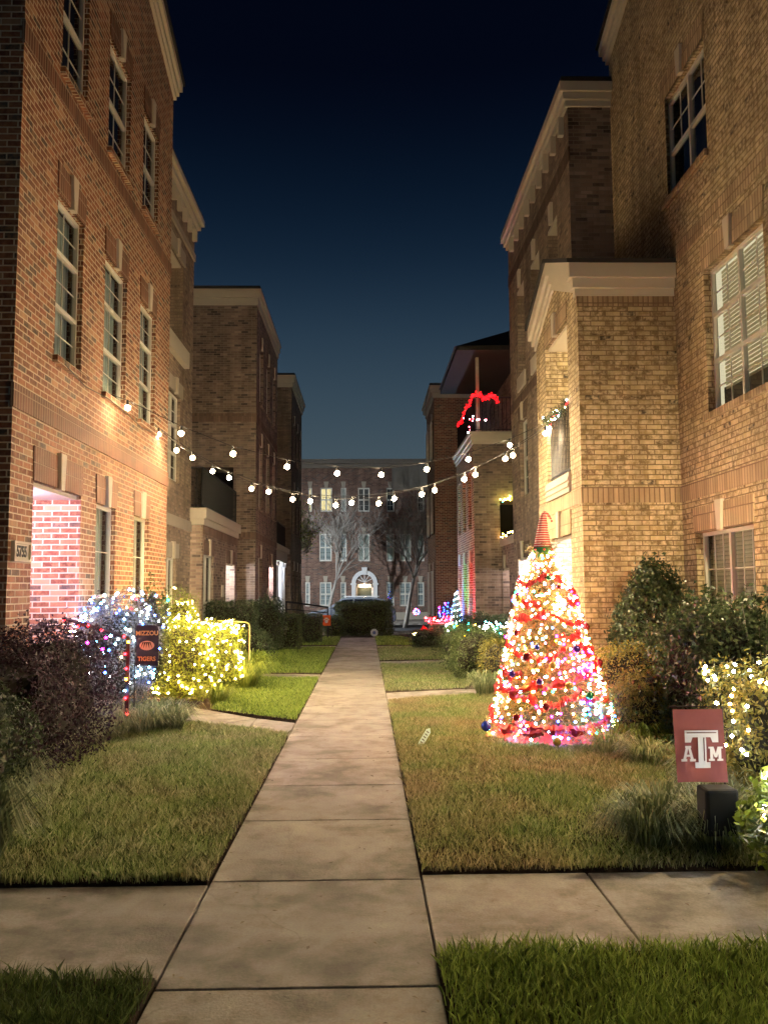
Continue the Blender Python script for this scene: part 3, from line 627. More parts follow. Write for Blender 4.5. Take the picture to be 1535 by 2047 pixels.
# bay
fb = FR_(2.87); fc = FC(11.5)
bal = (12.12, 13.62); gd = (12.18, 13.5)
wall(R1, fb, 11.5, 14.35, -.02, 5.6, [(*bal, 3.25, 5.42, 1.25), (*gd, -.02, 2.37, 1.2)], B_cream, name='bay_wall', gable=6.15)
wall(R1, fc, 2.87, 4.2, -.02, 5.6, [], B_cream, name='bay_side_wall')
band(R1, B_cream_s, 'soldier_band', (fc, 2.86, 4.19, 2.74, 2.95, .012), (fb, 11.49, 14.35, 2.74, 2.94, .0125), (fc, 2.86, 4.19, 5.42, 5.598, .012))
lintel(R1, fb, *bal, 5.42, .30, B_cream_s, .05); lintel(R1, fb, *gd, 2.37, .34, B_cream_s, .05)
recess(R1, fb, *bal, 3.25, 5.42, 1.25, lamp=emis('balcony_light', (1, .82, .5), PORCH * .6), door=False, lamp_r=.09)
recess(R1, fb, *gd, -.02, 2.37, 1.2, lamp=emis('entry_light', (.90, .92, 1.0), PORCH * 2.5), lamp_r=.09)
pn = MB(); fbox(pn, fb, bal[0] - .02, bal[1] + .05, 2.96, 3.24, -.02, .03)
for zz in (3.03, 3.12): fbox(pn, fb, bal[0] - .02, bal[1] + .05, zz, zz + .05, .03, .045)
pn.build('balcony_panel', M_trim, R1)
rl = MB(); xx = 2.92; rl.tube([(xx, bal[0], 4.25), (xx, bal[1], 4.25)], .024, 6); rl.tube([(xx, bal[0], 3.32), (xx, bal[1], 3.32)], .016, 6)
for i in range(15): yy = bal[0] + (bal[1] - bal[0]) * (i + .5) / 15; rl.tube([(xx, yy, 3.27), (xx, yy, 4.25)], .010, 5)
rl.build('railing', M_black, R1)
cc = MB(); z = 5.6
for h, p in ((.10, .03), (.13, .07), (.20, .12)): fbox(cc, fc, 2.865 - p, 4.19, z - .045, z + h - .047, -.08, p); z += h
cc.build('bay_cornice', M_trim, R1)
gable_roof(R1, fb, 11.5, 14.35, 5.6, 6.14, [(.10, .028), (.13, .068), (.20, .118)], 1.38, ov=.116)

# ---- R2
R2 = empty('brick_townhouse', (3.47, 17, 0), 'tall tan brick townhouse with bracketed cornice beside the bay', 'house', 'brick townhouses along the path')
fr = FR_(3.47); Y0, Y1 = 14.2, 20.5
c3 = [(15.2, 16.0), (16.85, 17.75), (18.55, 19.4)]
c2 = [(18.5, 19.45)]; rec = (PX(1057, 1130, 3.47).y, PX(1036, 1130, 3.47).y)
ops = [(a, b, 6.35, 8.35, .55) for i, (a, b) in enumerate(c3)] + [(a, b, 3.65, 5.35, .14) for a, b in c2] + [(rec[0], rec[1], -.02, 2.3, 1.1)]
wall(R2, fr, Y0, Y1, -.02, 9.8, ops, B_tan); mb = MB(); mb.quad((3.47, Y0, 0), (9, Y0, 0), (9, Y0, 9.8), (3.47, Y0, 9.8)); mb.build('front_wall', B_dark, R2)
shell(R2, 3.47, 9, Y0, Y1, 9.8, B_tan, open_x='left')
for a, b in c3:
    s_ = MB(); fbox(s_, fr, a, b, 8.28, 8.349, -.55, -.0); s_.build('soffit', M_trim, R2); p_ = MB(); fbox(p_, fr, a - .05, b + .05, 6.03, 6.35, 0, .04); p_.build('balcony_panel', M_trim, R2)
    k = MB(); c = (a + b) / 2; fprism(k, fr, [(c - .06, 8.33), (c + .06, 8.33), (c + .1, 8.72), (c - .1, 8.72)], 0, .06); k.build('keystone', M_trim, R2)
    k = MB(); fbox(k, fr, a, b, 6.35, 8.28, -.62, -.56); k.build('dark_backing', M_dark, R2)  # black panel stands in for the shade inside the deep opening
for a, b in c2: window(R2, fr, a, b, 3.65, 5.35, .14, rails=(.5,)); lintel(R2, fr, a, b, 5.35, .34, B_tan_s)
lintel(R2, fr, *rec, 2.3, .34, B_tan_s); recess(R2, fr, *rec, -.02, 2.3, 1.1, lamp=E_porchw, lamp_r=.09)
band(R2, B_tan_s, 'soldier_band', (fr, Y0 - .012, Y1, 8.85, 9.1, .014), (fr, Y0 - .012, Y1, 5.75, 5.95, .013))
for i in range(9):
    k = MB(); c = Y0 + .35 + i * .65; u = [(c - .05, 9.47), (c + .05, 9.47), (c + .05, 9.8), (c - .05, 9.8)]; fprism(k, fr, u, 0, .10); k.build('bracket', M_trim, R2)
cornice(R2, 3.47, 9, Y0, Y1, 9.8, [(.10, .05), (.12, .10), (.16, .16)])

# ---- R3: far bay with roofed balcony and red garland, low annex
R3 = empty('brick_townhouse', (2.81, 25.5, 0), 'brick house with dark roofed corner balcony above a two storey bay', 'house', 'brick townhouses along the path')
fr = FR_(2.92); fc = FC(23.5)
cc_ = [(24.0, 24.8), (25.4, 26.2), (26.8, 27.5)]
ops = [(a, b, 3.3, 4.9, .14) for a, b in cc_] + [(a, b, .1, 2.35, .2) for a, b in cc_]
wall(R3, fr, 23.5, 27.9, -.02, 5.55, ops, B_red, name='bay_wall')
wall(R3, fc, 2.92, 5.5, -.02, 5.55, [(3.62, 4.9, 2.95, 4.0, 1.2)], B_dark, name='bay_front_wall')
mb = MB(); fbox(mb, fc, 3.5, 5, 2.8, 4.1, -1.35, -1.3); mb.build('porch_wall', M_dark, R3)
for a, b in cc_: window(R3, fr, a, b, 3.3, 4.9, .14, blind=M_dark); window(R3, fr, a, b, .1, 2.35, .2, rails=(.45,), blind=M_blind); lintel(R3, fr, a, b, 2.35, .3, B_red_s)
shell(R3, 2.92, 5.5, 23.5, 27.9, 5.55, B_tan, open_x='left')
c = MB()
zz = 5.55
for h, p in ((.10, .03), (.14, .07), (.09, .11)): c.box(2.92 - p, 5.6, 23.5 - p, 27.9 + p, zz, zz + h - .002); zz += h
c.build('bay_cornice', M_trim, R3)
railing(R3, [(5.4, 23.55), (2.97, 23.55), (2.97, 27.8)], 5.88, 6.85, gap=.11)
mb = MB(); mb.box(4.3, 9, 23.7, 35.5, 5.7, 9.2); mb.build('upper_wall', B_dark, R3)
po = MB(); po.box(4.05, 4.25, 23.62, 23.9, 5.88, 8.0); po.box(3.05, 3.13, 23.65, 23.77, 5.88, 8.0); po.build('balcony_post', M_stone, R3)
r = MB(); r.prism([(2.45, 22.9, 8.0), (6, 22.9, 8.0), (6, 28.2, 8.0), (2.45, 28.2, 8.0)], [(2.45, 22.9, 8.12), (6, 22.9, 8.12), (6, 28.2, 8.12), (2.45, 28.2, 8.12)])
r.prism([(2.4, 23.0, 8.121), (6, 23.0, 8.121), (6, 28.1, 8.121), (2.4, 28.1, 8.121)], [(4.2, 24.8, 9.1), (6, 24.8, 9.1), (6, 26.6, 9.1), (4.2, 26.6, 9.1)]); r.build('balcony_roof', M_roof, R3)
# low annex between R2 and R3
fa = FR_(3.65); an = (PX(1018, 1150, 3.65).y, PX(1004, 1150, 3.65).y)
wall(R3, fa, 20.4, 23.5, -.02, 2.75, [(an[0], an[1], -.02, 2.15, .9)], B_dark, name='annex_wall'); mb = MB(); mb.box(3.60, 5.5, 20.4, 23.5, 2.75, 2.95); mb.build('annex_cornice', M_stone, R3)
recess(R3, fa, *an, -.02, 2.15, .9, lamp=emis('dim_porch_light', (1, .85, .95), PORCH * .45), lamp_r=.08); k = MB(); c = sum(an) / 2; fprism(k, fa, [(c - .06, 2.15), (c + .06, 2.15), (c + .1, 2.5), (c - .1, 2.5)], 0, .05); k.build('keystone', M_trim, R3)

# ---- R5: farthest on the right
R5 = empty('brick_townhouse', (2.9, 38, 0), 'farthest townhouse on the right with a pale cornice corner', 'house', 'brick townhouses along the path')
mb = MB(); mb.box(2.9, 9, 36.4, 41.0, -.4, 9.7); mb.build('wall', B_red, R5); cornice(R5, 2.9, 9, 36.4, 41.0, 9.7, [(.2, .06), (.22, .16), (.08, .22)])
fr = FR_(2.9)
for a in (37.0, 39.2):
    for zb, zt in ((.5, 2.4), (4.0, 5.8), (7.2, 8.8)): window(R5, fr, a, a + .9, zb, zt, -.055, rails=(.5,)); lintel(R5, fr, a, a + .9, zt, .36, B_red_s)

# ---- back house across the street
M_fartrim = plain('dull_stucco', (.20, .18, .15), .8)  # darker and greyer than the other cream trim
BH = empty('brick_townhouse', (1, 60, -.3), 'brick house across the street with white arched doorway and pale windows', 'house', 'brick townhouses along the path')
YB = 60.0; fr = FC(YB); q = lambda px, py: PY(px, py, YB)
wins = []
def W(x0, x1, y0, y1, **k): a = q(x0, y0); b = q(x1, y1); wins.append((a.x, b.x, b.z, a.z, k))
for x0, x1 in ((610, 619.5), (639, 662.5), (680, 691.5), (772, 788), (798, 822), (833.5, 848)): W(x0, x1, 1164, 1212, blind=M_shade_blue, mull=1 if x1 - x0 > 20 else 0)
for x0, x1 in ((638, 663), (680, 693), (715.5, 739), (772, 788), (798, 822), (833.5, 848)): W(x0, x1, 1067, 1122, blind=M_shade_blue if x0 < 700 else M_curtain, mull=1 if x1 - x0 > 20 else 0)
E_win = emis('lit_yellow_room', (1.0, .78, .38), 1.3)
W(616, 623.5, 975, 1023, blind=None, lit=E_win); W(640, 664, 975, 1023, blind=None, lit=E_win, mull=1); W(681, 692, 975, 1023, blind=M_curtain)
W(715.5, 739, 975, 1023, blind=M_dark, mull=1); W(772, 788, 975, 1023, blind=M_dark); W(833.5, 848, 985, 1023, blind=M_dark)
da = q(711, 1156); db = q(746, 1160)
ops = [(a, b, zb, zt, .15) for a, b, zb, zt, _ in wins] + [(da.x, db.x, -.3, q(728, 1166).z, .9)]
wall(BH, fr, -14, 14, -.4, q(700, 936).z, ops, brick('far_brown_brick', FAR, (.27, .22, .18), bw=.24, bh=.085, seed=4.))
for a, b, zb, zt, k in wins:
    k = dict(k); window(BH, fr, a, b, zb, zt, .15, fw=.09, rails=(.5,), **k); kk = MB(); c = (a + b) / 2; fprism(kk, fr, [(c - .10, zt), (c + .10, zt), (c + .17, zt + .42), (c - .17, zt + .42)], 0, .08); kk.build('keystone', M_stone, BH)
c = MB(); zt = q(700, 936).z; c.box(-14, 14, YB - .15, YB + 8, zt, zt + .3); c.box(-14, 14, YB - .35, YB + 8, zt + .302, zt + .6); c.build('cornice', M_fartrim, BH)
# cream upper bay and string courses on its right wing
tb = MB(); a = q(783, 933); b = q(858, 980); tb.box(a.x, 9, YB - .12, YB, b.z, a.z); a = q(785, 1044); b = q(858, 1050); tb.box(a.x, 9, YB - .25, YB, b.z, a.z); tb.build('stucco_band', M_fartrim, BH)
s2 = MB(); a = q(600, 1226); s2.box(-14, 14, YB - .3, YB, -.4, .1); s2.build('plinth', M_stone, BH)
# arch
zi = q(728, 1166).z; cx = (da.x + db.x) / 2; ri = (db.x - da.x) / 2; ro = ri + .28
ar = MB(); n = 14
for i in range(n):
    t0, t1 = math.pi * i / n, math.pi * (i + 1) / n
    P_ = [(cx + r_ * math.cos(t), zi + r_ * math.sin(t)) for r_, t in ((ri, t0), (ro, t0), (ro, t1), (ri, t1))]; fprism(ar, fr, P_, -.1, .18)
for s in (-1, 1): fbox(ar, fr, cx + s * ri, cx + s * ro, -.3, zi, -.1, .18); fbox(ar, fr, cx + s * (ri - .05), cx + s * (ro + .08), zi - .12, zi, -.1, .24)
fprism(ar, fr, [(cx - .12, zi + ri - .02), (cx + .12, zi + ri - .02), (cx + .2, zi + ro + .2), (cx - .2, zi + ro + .2)], .0, .28)
ar.build('door_arch', M_white, BH)
fan = MB(); pts = [(cx + ri * math.cos(math.pi * i / 12), zi + ri * math.sin(math.pi * i / 12)) for i in range(13)]; fan.poly([fr.p(u, z_, -.02) for u, z_ in pts]); fan.build('fanlight', emis('fanlight_glow', (1, .72, .42), .9), BH)
fm = MB()
for i in range(1, 6): t = math.pi * i / 6; fm.tube([fr.p(cx, zi + .05, .01), fr.p(cx + ri * math.cos(t), zi + ri * math.sin(t), .01)], .03, 4)
fm.build('fanlight_bars', M_white, BH)
d = MB(); fbox(d, fr, cx - .48, cx + .48, -.3, zi - .3, -.6, -.5); do = d.build('door', M_door, BH); fm = MB()
for s in (-1, 1): fbox(fm, fr, cx + s * .48, cx + s * .62, -.3, zi - .05, -.6, -.42)
fbox(fm, fr, cx - .62, cx + .62, zi - .3, zi - .05, -.6, -.42); fm.build('door_frame', M_white, BH)
l = MB(); l.ball(fr.p(cx, zi - .15, -.15), .09, 6); l.build('porch_lamp', emis('far_door_light', (1, .72, .42), 90), BH)
# ------------------------------------------------------------------ PLANTS
def lumps(D, k, amp):
    r = np.ones(len(D))
    for i in range(5):
        a = k[i]; r += amp * .5 * np.sin(D @ a[:3] + a[3])
    return r
def sph(n, e, dims):
    """points on a rounded box / ellipsoid surface (unit scaled) and their outward directions"""
    ax = rng.integers(0, 3, n * 2); P = rng.uniform(-1, 1, (n * 2, 3)); P[np.arange(n * 2), ax] = np.sign(rng.uniform(-1, 1, n * 2))
    ar = np.array([dims[1] * dims[2], dims[0] * dims[2], dims[0] * dims[1]]); keep = rng.random(n * 2) < (ar / ar.max())[ax]; P = P[keep][:n]
    r = (np.abs(P) ** e).sum(1) ** (1 / e); return P / r[:, None]
def leaves(name, C, N, L, Wd, mat, parent, jitter=.8):
    n = len(C); N = N + rng.normal(0, jitter, (n, 3)); N /= np.linalg.norm(N, axis=1)[:, None]
    A = rng.normal(0, 1, (n, 3)); A[:, 2] += .3; A -= (A * N).sum(1)[:, None] * N; A /= np.linalg.norm(A, axis=1)[:, None]; B = np.cross(N, A)
    s = rng.uniform(.6, 1.25, n)[:, None]; a = A * L * .5 * s; b = B * Wd * .5 * s; fold = N * Wd * .22 * s
    V = np.stack([C - a, C - a * .1 - b + fold, C + a, C - a * .1 + b + fold], 1).reshape(-1, 3)
    return npmesh(name, V, 4, mat, parent)
def bush(name, label, cat, c, dims, n, L, Wd, mat, e=5., amp=.07, group=None, depth=.16, shape=None, loose=.03, core=True, tone=M_twig):
    """c = centre of the base; dims = full width, depth, height"""
    h = np.array([dims[0] / 2, dims[1] / 2, dims[2] / 2]); ctr = np.array([c[0], c[1], c[2] + h[2]]); K = rng.normal(0, 1, (5, 4)) * np.array([3.5, 3.5, 3.5, 3])
    root = empty(name, c, label, cat, group)
    def surf(m):
        P = sph(m, e, dims); r = lumps(P, K, amp); Q = P * r[:, None]
        if shape is not None: t = (Q[:, 2] + 1) / 2; f = shape(np.clip(t, 0, 1)); Q = Q * np.c_[f, f, np.ones(len(f))]
        return Q, P
    Q, P = surf(n); sc = 1 - np.abs(rng.normal(0, depth, len(Q))) + np.maximum(0, rng.normal(0, loose, len(Q)))
    C = ctr + Q * h * sc[:, None]; N = P / h; N /= np.linalg.norm(N, axis=1)[:, None]; ok = C[:, 2] > c[2] + .01
    leaves('foliage', C[ok], N[ok], L, Wd, mat, root)
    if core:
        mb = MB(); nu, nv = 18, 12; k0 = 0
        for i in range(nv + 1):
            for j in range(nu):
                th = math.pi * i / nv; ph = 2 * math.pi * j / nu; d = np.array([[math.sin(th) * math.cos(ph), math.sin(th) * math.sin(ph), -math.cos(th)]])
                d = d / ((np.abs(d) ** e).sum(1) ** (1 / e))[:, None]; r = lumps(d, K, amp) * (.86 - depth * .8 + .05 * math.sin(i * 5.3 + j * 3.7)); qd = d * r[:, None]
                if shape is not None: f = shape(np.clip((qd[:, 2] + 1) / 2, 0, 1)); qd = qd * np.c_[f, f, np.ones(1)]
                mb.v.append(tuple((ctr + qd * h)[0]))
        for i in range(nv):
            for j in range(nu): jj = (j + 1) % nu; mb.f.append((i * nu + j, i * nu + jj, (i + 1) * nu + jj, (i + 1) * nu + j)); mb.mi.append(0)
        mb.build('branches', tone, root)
    root['_k'] = 0; del root['_k']
    def sampler(m, front=True, zmin=-.9, out=1.03):
        Q, P = surf(m * 6); ok = (Q[:, 2] > zmin)
        if front: ok &= (P[:, 1] < .35) | (P[:, 2] > .6)
        Q = Q[ok][:m]; return ctr + Q * h * out
    return root, sampler
# --- LED sets
def led_mesh(r):
    bm = bmesh.new(); bmesh.ops.create_icosphere(bm, subdivisions=1, radius=r); me = bpy.data.meshes.new('led'); bm.to_mesh(me); bm.free(); return me
LEDM = {}
COLS = {'warm': (1, .60, .20), 'white': (.85, .90, 1.0), 'red': (1, .004, .006), 'blue': (.02, .08, 1), 'green': (.005, .8, .22), 'magenta': (1, .008, .30), 'amber': (1, .25, .01),
        'icy': (.16, .45, 1.0), 'teal': (.03, .85, .6), 'yellow': (1, .62, .10), 'pink': (1, .06, .09)}
def led(colr, r, st):
    k = (colr, r, st)
    if k not in LEDM: me = led_mesh(r); me.materials.append(emis('led_' + colr, COLS[colr], st)); LEDM[k] = me
    return LEDM[k]
def lights(name, label, cat, P, colors, r=.012, st=LED, group=None, wire=True, wr=.0022):
    """a light set: wire + bulbs; the 100 nearest bulbs are parts of their own, the rest one part"""
    P = np.asarray(P, float); c = P.mean(0); root = empty(name, (c[0], c[1], P[:, 2].min()), label, cat, group)
    off = wl(root); idx = np.argsort(P[:, 1]); cc = [colors[rng.integers(len(colors))] if isinstance(colors, (list, tuple)) else colors for _ in P]
    for i in idx[:100]:
        o = bpy.data.objects.new('bulb', led(cc[i], r, st)); COL.objects.link(o); o.parent = root; o.location = Vector(P[i]) - off
    rest = idx[100:]
    if len(rest):
        V = []; F = []; mi = []; names = sorted(set(cc)); base = led_mesh(r); bv = np.array([v.co[:] for v in base.vertices]); bf = [tuple(p.vertices) for p in base.polygons]
        for i in rest:
            k = len(V); V += [tuple(x) for x in bv + P[i] - np.array(off[:])]; F += [tuple(k + a for a in f) for f in bf]; mi += [names.index(cc[i])] * len(bf)
        me = bpy.data.meshes.new('bulbs'); me.from_pydata(V, [], F)
        for nme in names: me.materials.append(led(nme, r, st).materials[0])
        me.polygons.foreach_set('material_index', mi); me.update(); o = bpy.data.objects.new('bulbs', me); COL.objects.link(o); o.parent = root; tag(o, kind='stuff')
    if wire:
        left = list(range(len(P))); cur = left.pop(int(np.argmin(P[:, 0]))); order = [cur]
        while left:
            d = ((P[left] - P[cur]) ** 2).sum(1); j = int(np.argmin(d)); cur = left.pop(j); order.append(cur)
        mb = MB(); run = [P[order[0]]]
        for a, b in zip(order[:-1], order[1:]):
            if np.linalg.norm(P[a] - P[b]) > .6: 
                if len(run) > 1: mb.tube(run, wr, 4)
                run = []
            run.append(P[b])
        if len(run) > 1: mb.tube(run, wr, 4)
        if mb.v: mb.build('wire', M_wire, root)
    return root
M_wire = plain('green_wire', (.02, .035, .02), .6)
HG = 'shrubs in the house beds'
def at(px, py, Y): return PY(px, py, Y)

# left beds
bush('purple_shrub', 'dark purple leaved shrub at the left edge beside the number plaque', 'shrub', (-3.05, 8.15, .0), (1.0, 2.7, 1.26), 18000, .045, .022, L_purple, 3.2, .12, HG, .22, loose=.09)
bush('purple_shrub', 'lower dark shrub in front of the purple shrub at the left edge', 'shrub', (-2.95, 6.55, 0), (.9, 1.2, .95), 7000, .045, .022, L_dkgreen, 2.6, .12, HG, .22, loose=.08)
o_, s_blue = bush('grey_shrub', 'grey leaved shrub wrapped in blue and white lights under the left windows', 'shrub', (-2.95, 10.45, .1), (.95, .9, 1.48), 11000, .04, .016, L_silver, 2.6, .12, HG, .25, loose=.08)
lights('fairy_lights', 'blue and white fairy lights on the grey shrub by the left windows', 'string lights', s_blue(125, zmin=-.45), ['icy', 'icy', 'white', 'blue'], .013, LED * .8)
lights('fairy_lights', 'few warm fairy lights mixed into the blue lit grey shrub', 'string lights', s_blue(16, zmin=-.1), ['warm'], .013, LED)
o_, s_mc = bush('leafy_shrub', 'narrow leafy shrub with red and green bulbs at the house corner', 'shrub', (-2.95, 11.95, .1), (.55, .5, 1.62), 4000, .045, .022, L_green, 2.4, .15, HG, .25, loose=.08)
lights('fairy_lights', 'large red green and blue bulbs on the narrow corner shrub', 'string lights', s_mc(9, zmin=.1), ['red', 'green', 'blue', 'teal'], .018, LED * .7)
o_, s_col = bush('clipped_shrub', 'upright yellow lit shrub behind the glowing box hedge', 'shrub', (-3.0, 14.3, 0), (.60, .55, 1.58), 6000, .04, .02, L_yell, 2.8, .12, HG, .2, loose=.08)
lights('fairy_lights', 'warm fairy lights on the upright shrub behind the glowing hedge', 'string lights', s_col(48, zmin=-.3), ['warm', 'yellow'], .012, LED)
o_, s_box = bush('box_hedge', 'box hedge glowing with warm white lights beside the left side path', 'hedge', (-2.68, 13.1, 0), (.98, .9, 1.13), 14000, .04, .02, L_yell, 3.3, .12, HG, .16, loose=.05)
lights('net_lights', 'dense warm net lights over the near box hedge', 'net lights', s_box(150, zmin=-.75), ['warm', 'yellow', 'warm'], .014, LED * 1.5)
o_, s_box2 = bush('box_hedge', 'rear box hedge under dense warm lights next to the pipe handrail', 'hedge', (-2.56, 14.35, 0), (1.08, .9, 1.09), 11000, .04, .02, L_yell, 3.3, .12, HG, .16, loose=.05)
lights('net_lights', 'dense warm net lights over the rear box hedge by the handrail', 'net lights', s_box2(160, zmin=-.6), ['warm', 'yellow', 'warm'], .014, LED * 1.5)
# dark hedges farther left
a = at(412, 1240, 20.5); b = at(515, 1240, 20.5)
bush('clipped_hedge', 'long dark clipped hedge in front of the one storey annex', 'hedge', ((a.x + b.x) / 2 , 20.6, 0), (b.x - a.x, .9, 1.38), 9000, .05, .025, L_dkgreen, 8, .03, HG, .12)
bush('round_shrub', 'round dark shrub at the end of the long clipped hedge', 'shrub', (-2.65, 23.2, 0), (1.05, 1.0, 1.5), 6000, .06, .03, L_dkgreen, 2.4, .1, HG, .2)
bush('round_shrub', 'low dark shrub beside the yellow pipe handrail', 'shrub', (-2.45, 18.6, 0), (1.0, 1.2, .82), 7000, .05, .02, L_dkgreen, 2.4, .12, HG, .2)
bush('clipped_hedge', 'flat topped clipped hedge left of the round shrub end of path', 'hedge', (at(576, 1250, 23.8).x, 23.8, 0), (.72, .8, .98), 4500, .05, .025, L_green, 7, .03, HG, .12)
bush('clipped_hedge', 'farther clipped hedge left of the orange garden flag', 'hedge', (at(622, 1250, 26.5).x, 26.5, 0), (.7, .8, .92), 4000, .05, .025, L_green, 7, .03, HG, .12)
bush('end_hedge', 'tall square hedge closing the end of the path', 'hedge', (at(728, 1240, 31).x, 31.2, 0), (2.05, 1.0, 1.20), 14000, .06, .028, L_green, 9, .05, HG, .14, loose=.04)
bush('clipped_hedge', 'low green bush between the orange flag and the end hedge', 'shrub', (at(668, 1255, 30.2).x, 30.2, 0), (.8, .7, .75), 3000, .06, .03, L_green, 2.6, .1, HG, .2)
# right side
cone = lambda t: np.where(t < .35, .80 + .2 * t / .35, 1.0 - .62 * ((t - .35) / .65) ** 1.5)
bush('holly_shrub', 'large conical dark shrub against the cream bay wall', 'shrub', (3.55, 10.75, 0), (1.18, 1.0, 1.95), 13000, .06, .03, L_dkgreen, 2.6, .12, HG, .2, shape=cone, loose=.07)
bush('holly_shrub', 'largest dark shrub under the low window on the right', 'shrub', (3.55, 8.75, 0), (1.25, 1.5, 1.46), 15000, .06, .03, L_dkgreen, 2.8, .14, HG, .2, loose=.10)
bush('round_hedge', 'rounded olive hedge to the right of the Christmas tree', 'hedge', (3.05, 9.95, 0), (1.15, .8, .95), 10000, .032, .016, L_gold, 3.4, .10, HG, .16, loose=.05)
bush('golden_shrub', 'feathery golden shrub between the tree and the maroon flag', 'shrub', (2.78, 9.0, 0), (.62, .55, .78), 6500, .05, .010, L_gold, 2.3, .16, HG, .25, loose=.10)
o_, s_r = bush('leafy_shrub', 'orange green shrub with white lights at the right edge', 'shrub', (3.0, 6.6, .1), (.85, .9, .95), 7000, .045, .02, L_gold, 2.5, .14, HG, .22, loose=.10)
lights('fairy_lights', 'white fairy lights on the shrub at the right edge', 'string lights', s_r(70, zmin=-.3), ['white', 'warm'], .013, LED)
o_, s_b = bush('bright_leaf_shrub', 'bright green shrub with glowing bulbs in the bottom right', 'shrub', (2.42, 4.95, .04), (.72, .72, .52), 2600, .055, .028, L_yell, 2.4, .14, HG, .3, loose=.12)
lights('fairy_lights', 'big white bulbs on the bright green bottom right shrub', 'string lights', s_b(26, zmin=-.1), ['white', 'yellow', 'white'], .015, LED * 1.5)
bush('boxwood_shrub', 'dark boxwood shrub left of the Christmas tree', 'shrub', (1.95, 15.6, 0), (1.0, 1.2, .92), 9000, .038, .018, L_green, 2.9, .1, HG, .16, loose=.04)
bush('boxwood_shrub', 'smaller olive boxwood just behind the Christmas tree', 'shrub', (2.35, 14.6, 0), (.95, .9, .80), 7000, .038, .018, L_gold, 2.9, .1, HG, .16, loose=.04)
bush('clipped_hedge', 'dark hedge in front of the bay with the uplights', 'hedge', (2.75, 20.2, 0), (1.5, 1.6, 1.05), 7000, .05, .025, L_dkgreen, 4, .08, HG, .16)
o_, s_g = bush('low_shrub', 'low shrub with green and white lights behind the boxwood', 'shrub', (2.1, 17.4, 0), (1.4, 1.0, .93), 7000, .045, .02, L_green, 3, .1, HG, .2, loose=.06)
lights('fairy_lights', 'green teal and amber lights along the low shrub', 'string lights', s_g(26, zmin=.5), ['green', 'teal', 'white', 'amber'], .016, LED)
p_ = s_g(20, zmin=.5); p_[:, 0] = 2.45 + rng.uniform(-.15, .3, len(p_)); p_[:, 2] += .05
lights('fairy_lights', 'icy white lights behind the left side of the Christmas tree', 'string lights', p_, ['white', 'teal'], .016, LED * 1.2)
bush('low_shrub', 'dark low shrub around the brick planter', 'shrub', (1.75, 24.2, 0), (1.3, 1.2, .55), 4000, .05, .025, L_dkgreen, 2.6, .12, HG, .2)
o_, s_y = bush('low_shrub', 'tiny shrub lit with warm lights beside the brick planter', 'shrub', (at(842, 1280, 25.6).x, 25.6, 0), (.62, .5, .36), 1500, .04, .02, L_yell, 2.4, .1, HG, .2)
lights('fairy_lights', 'warm lights on the tiny shrub beside the planter', 'string lights', s_y(30, zmin=-.2), ['warm', 'yellow'], .016, LED * .8)
# liriope tufts
def tuft(label, x, y, r, h, n, z=0., mat=L_lirio, group='arching liriope tufts', name='liriope', w_=.006):
    a = rng.uniform(0, 2 * np.pi, n); rr = r * np.sqrt(rng.random(n)) * .35; b = np.c_[x + rr * np.cos(a), y + rr * np.sin(a), np.full(n, z)]
    a += rng.normal(0, .5, n); out = r * rng.uniform(.35, 1.1, n); H = h * rng.uniform(.6, 1.15, n); ww = w_ * rng.uniform(.6, 1.2, n)
    d = np.c_[np.cos(a), np.sin(a), np.zeros(n)]; s = np.c_[-np.sin(a), np.cos(a), np.zeros(n)] * ww[:, None]; up = np.array([0, 0, 1.])
    m1 = b + d * (out * .28)[:, None] + up * (H * .72)[:, None]; m2 = b + d * (out * .66)[:, None] + up * H[:, None]; m3 = b + d * out[:, None] + up * (H * .55)[:, None]
    V = np.stack([b - s * .7, b + s * .7, m1 - s, m1 + s, m2 - s * .8, m2 + s * .8, m3], 1).reshape(-1, 3)
    me = bpy.data.meshes.new(name); F = []
    for k in range(0, n * 7, 7): F += [(k, k + 1, k + 3, k + 2), (k + 2, k + 3, k + 5, k + 4), (k + 4, k + 5, k + 6)]
    me.from_pydata(V.tolist(), [], F); me.materials.append(mat); me.update(); o = bpy.data.objects.new(name, me); COL.objects.link(o); return tag(o, label, 'grass tuft', group)
xy = [(-2.95, 9.35), (-2.75, 9.75), (-2.5, 9.95), (-2.25, 10.25), (-2.95, 10.0), (-2.5, 10.5), (-2.72, 10.25)]
names_ = ['liriope tuft at the left end of the border before the stone block', 'liriope tuft second from the left in the border', 'liriope tuft in the middle of the border by the lawn edge', 'liriope tuft at the border end touching the side path',
          'liriope tuft behind the left end of the border', 'liriope tuft under the black handrail post', 'liriope tuft behind the middle of the border']
for (x, y_), nm in zip(xy, names_): tuft(nm, x, y_, .36, .30, 420)
for (x, y_), nm in zip([(-2.98, 8.3), (-2.95, 7.5), (-2.75, 6.9), (-2.65, 6.3), (-2.95, 8.85)], ['liriope tuft under the purple shrub', 'liriope tuft left of the olive lawn curve', 'liriope tuft below the lower dark shrub', 'liriope tuft nearest the left frame edge above the pale tuft', 'liriope tuft between the purple shrub and the lawn']):
    tuft(nm, x, y_, .34, .28, 380)
tuft('pale arching liriope tuft cut by the left frame edge', -2.28, 5.35, .34, .36, 380, w_=.008)
for (x, y_), nm in zip([(-2.05, 15.3), (-2.0, 14.6), (-2.1, 16.1), (-2.25, 17.0)], ['liriope tuft at the foot of the pipe handrail', 'liriope tuft against the rear glowing hedge', 'liriope tuft on the lawn behind the handrail', 'liriope tuft in front of the low dark shrub']):
    tuft(nm, x, y_, .5, .42, 480, mat=L_yell)
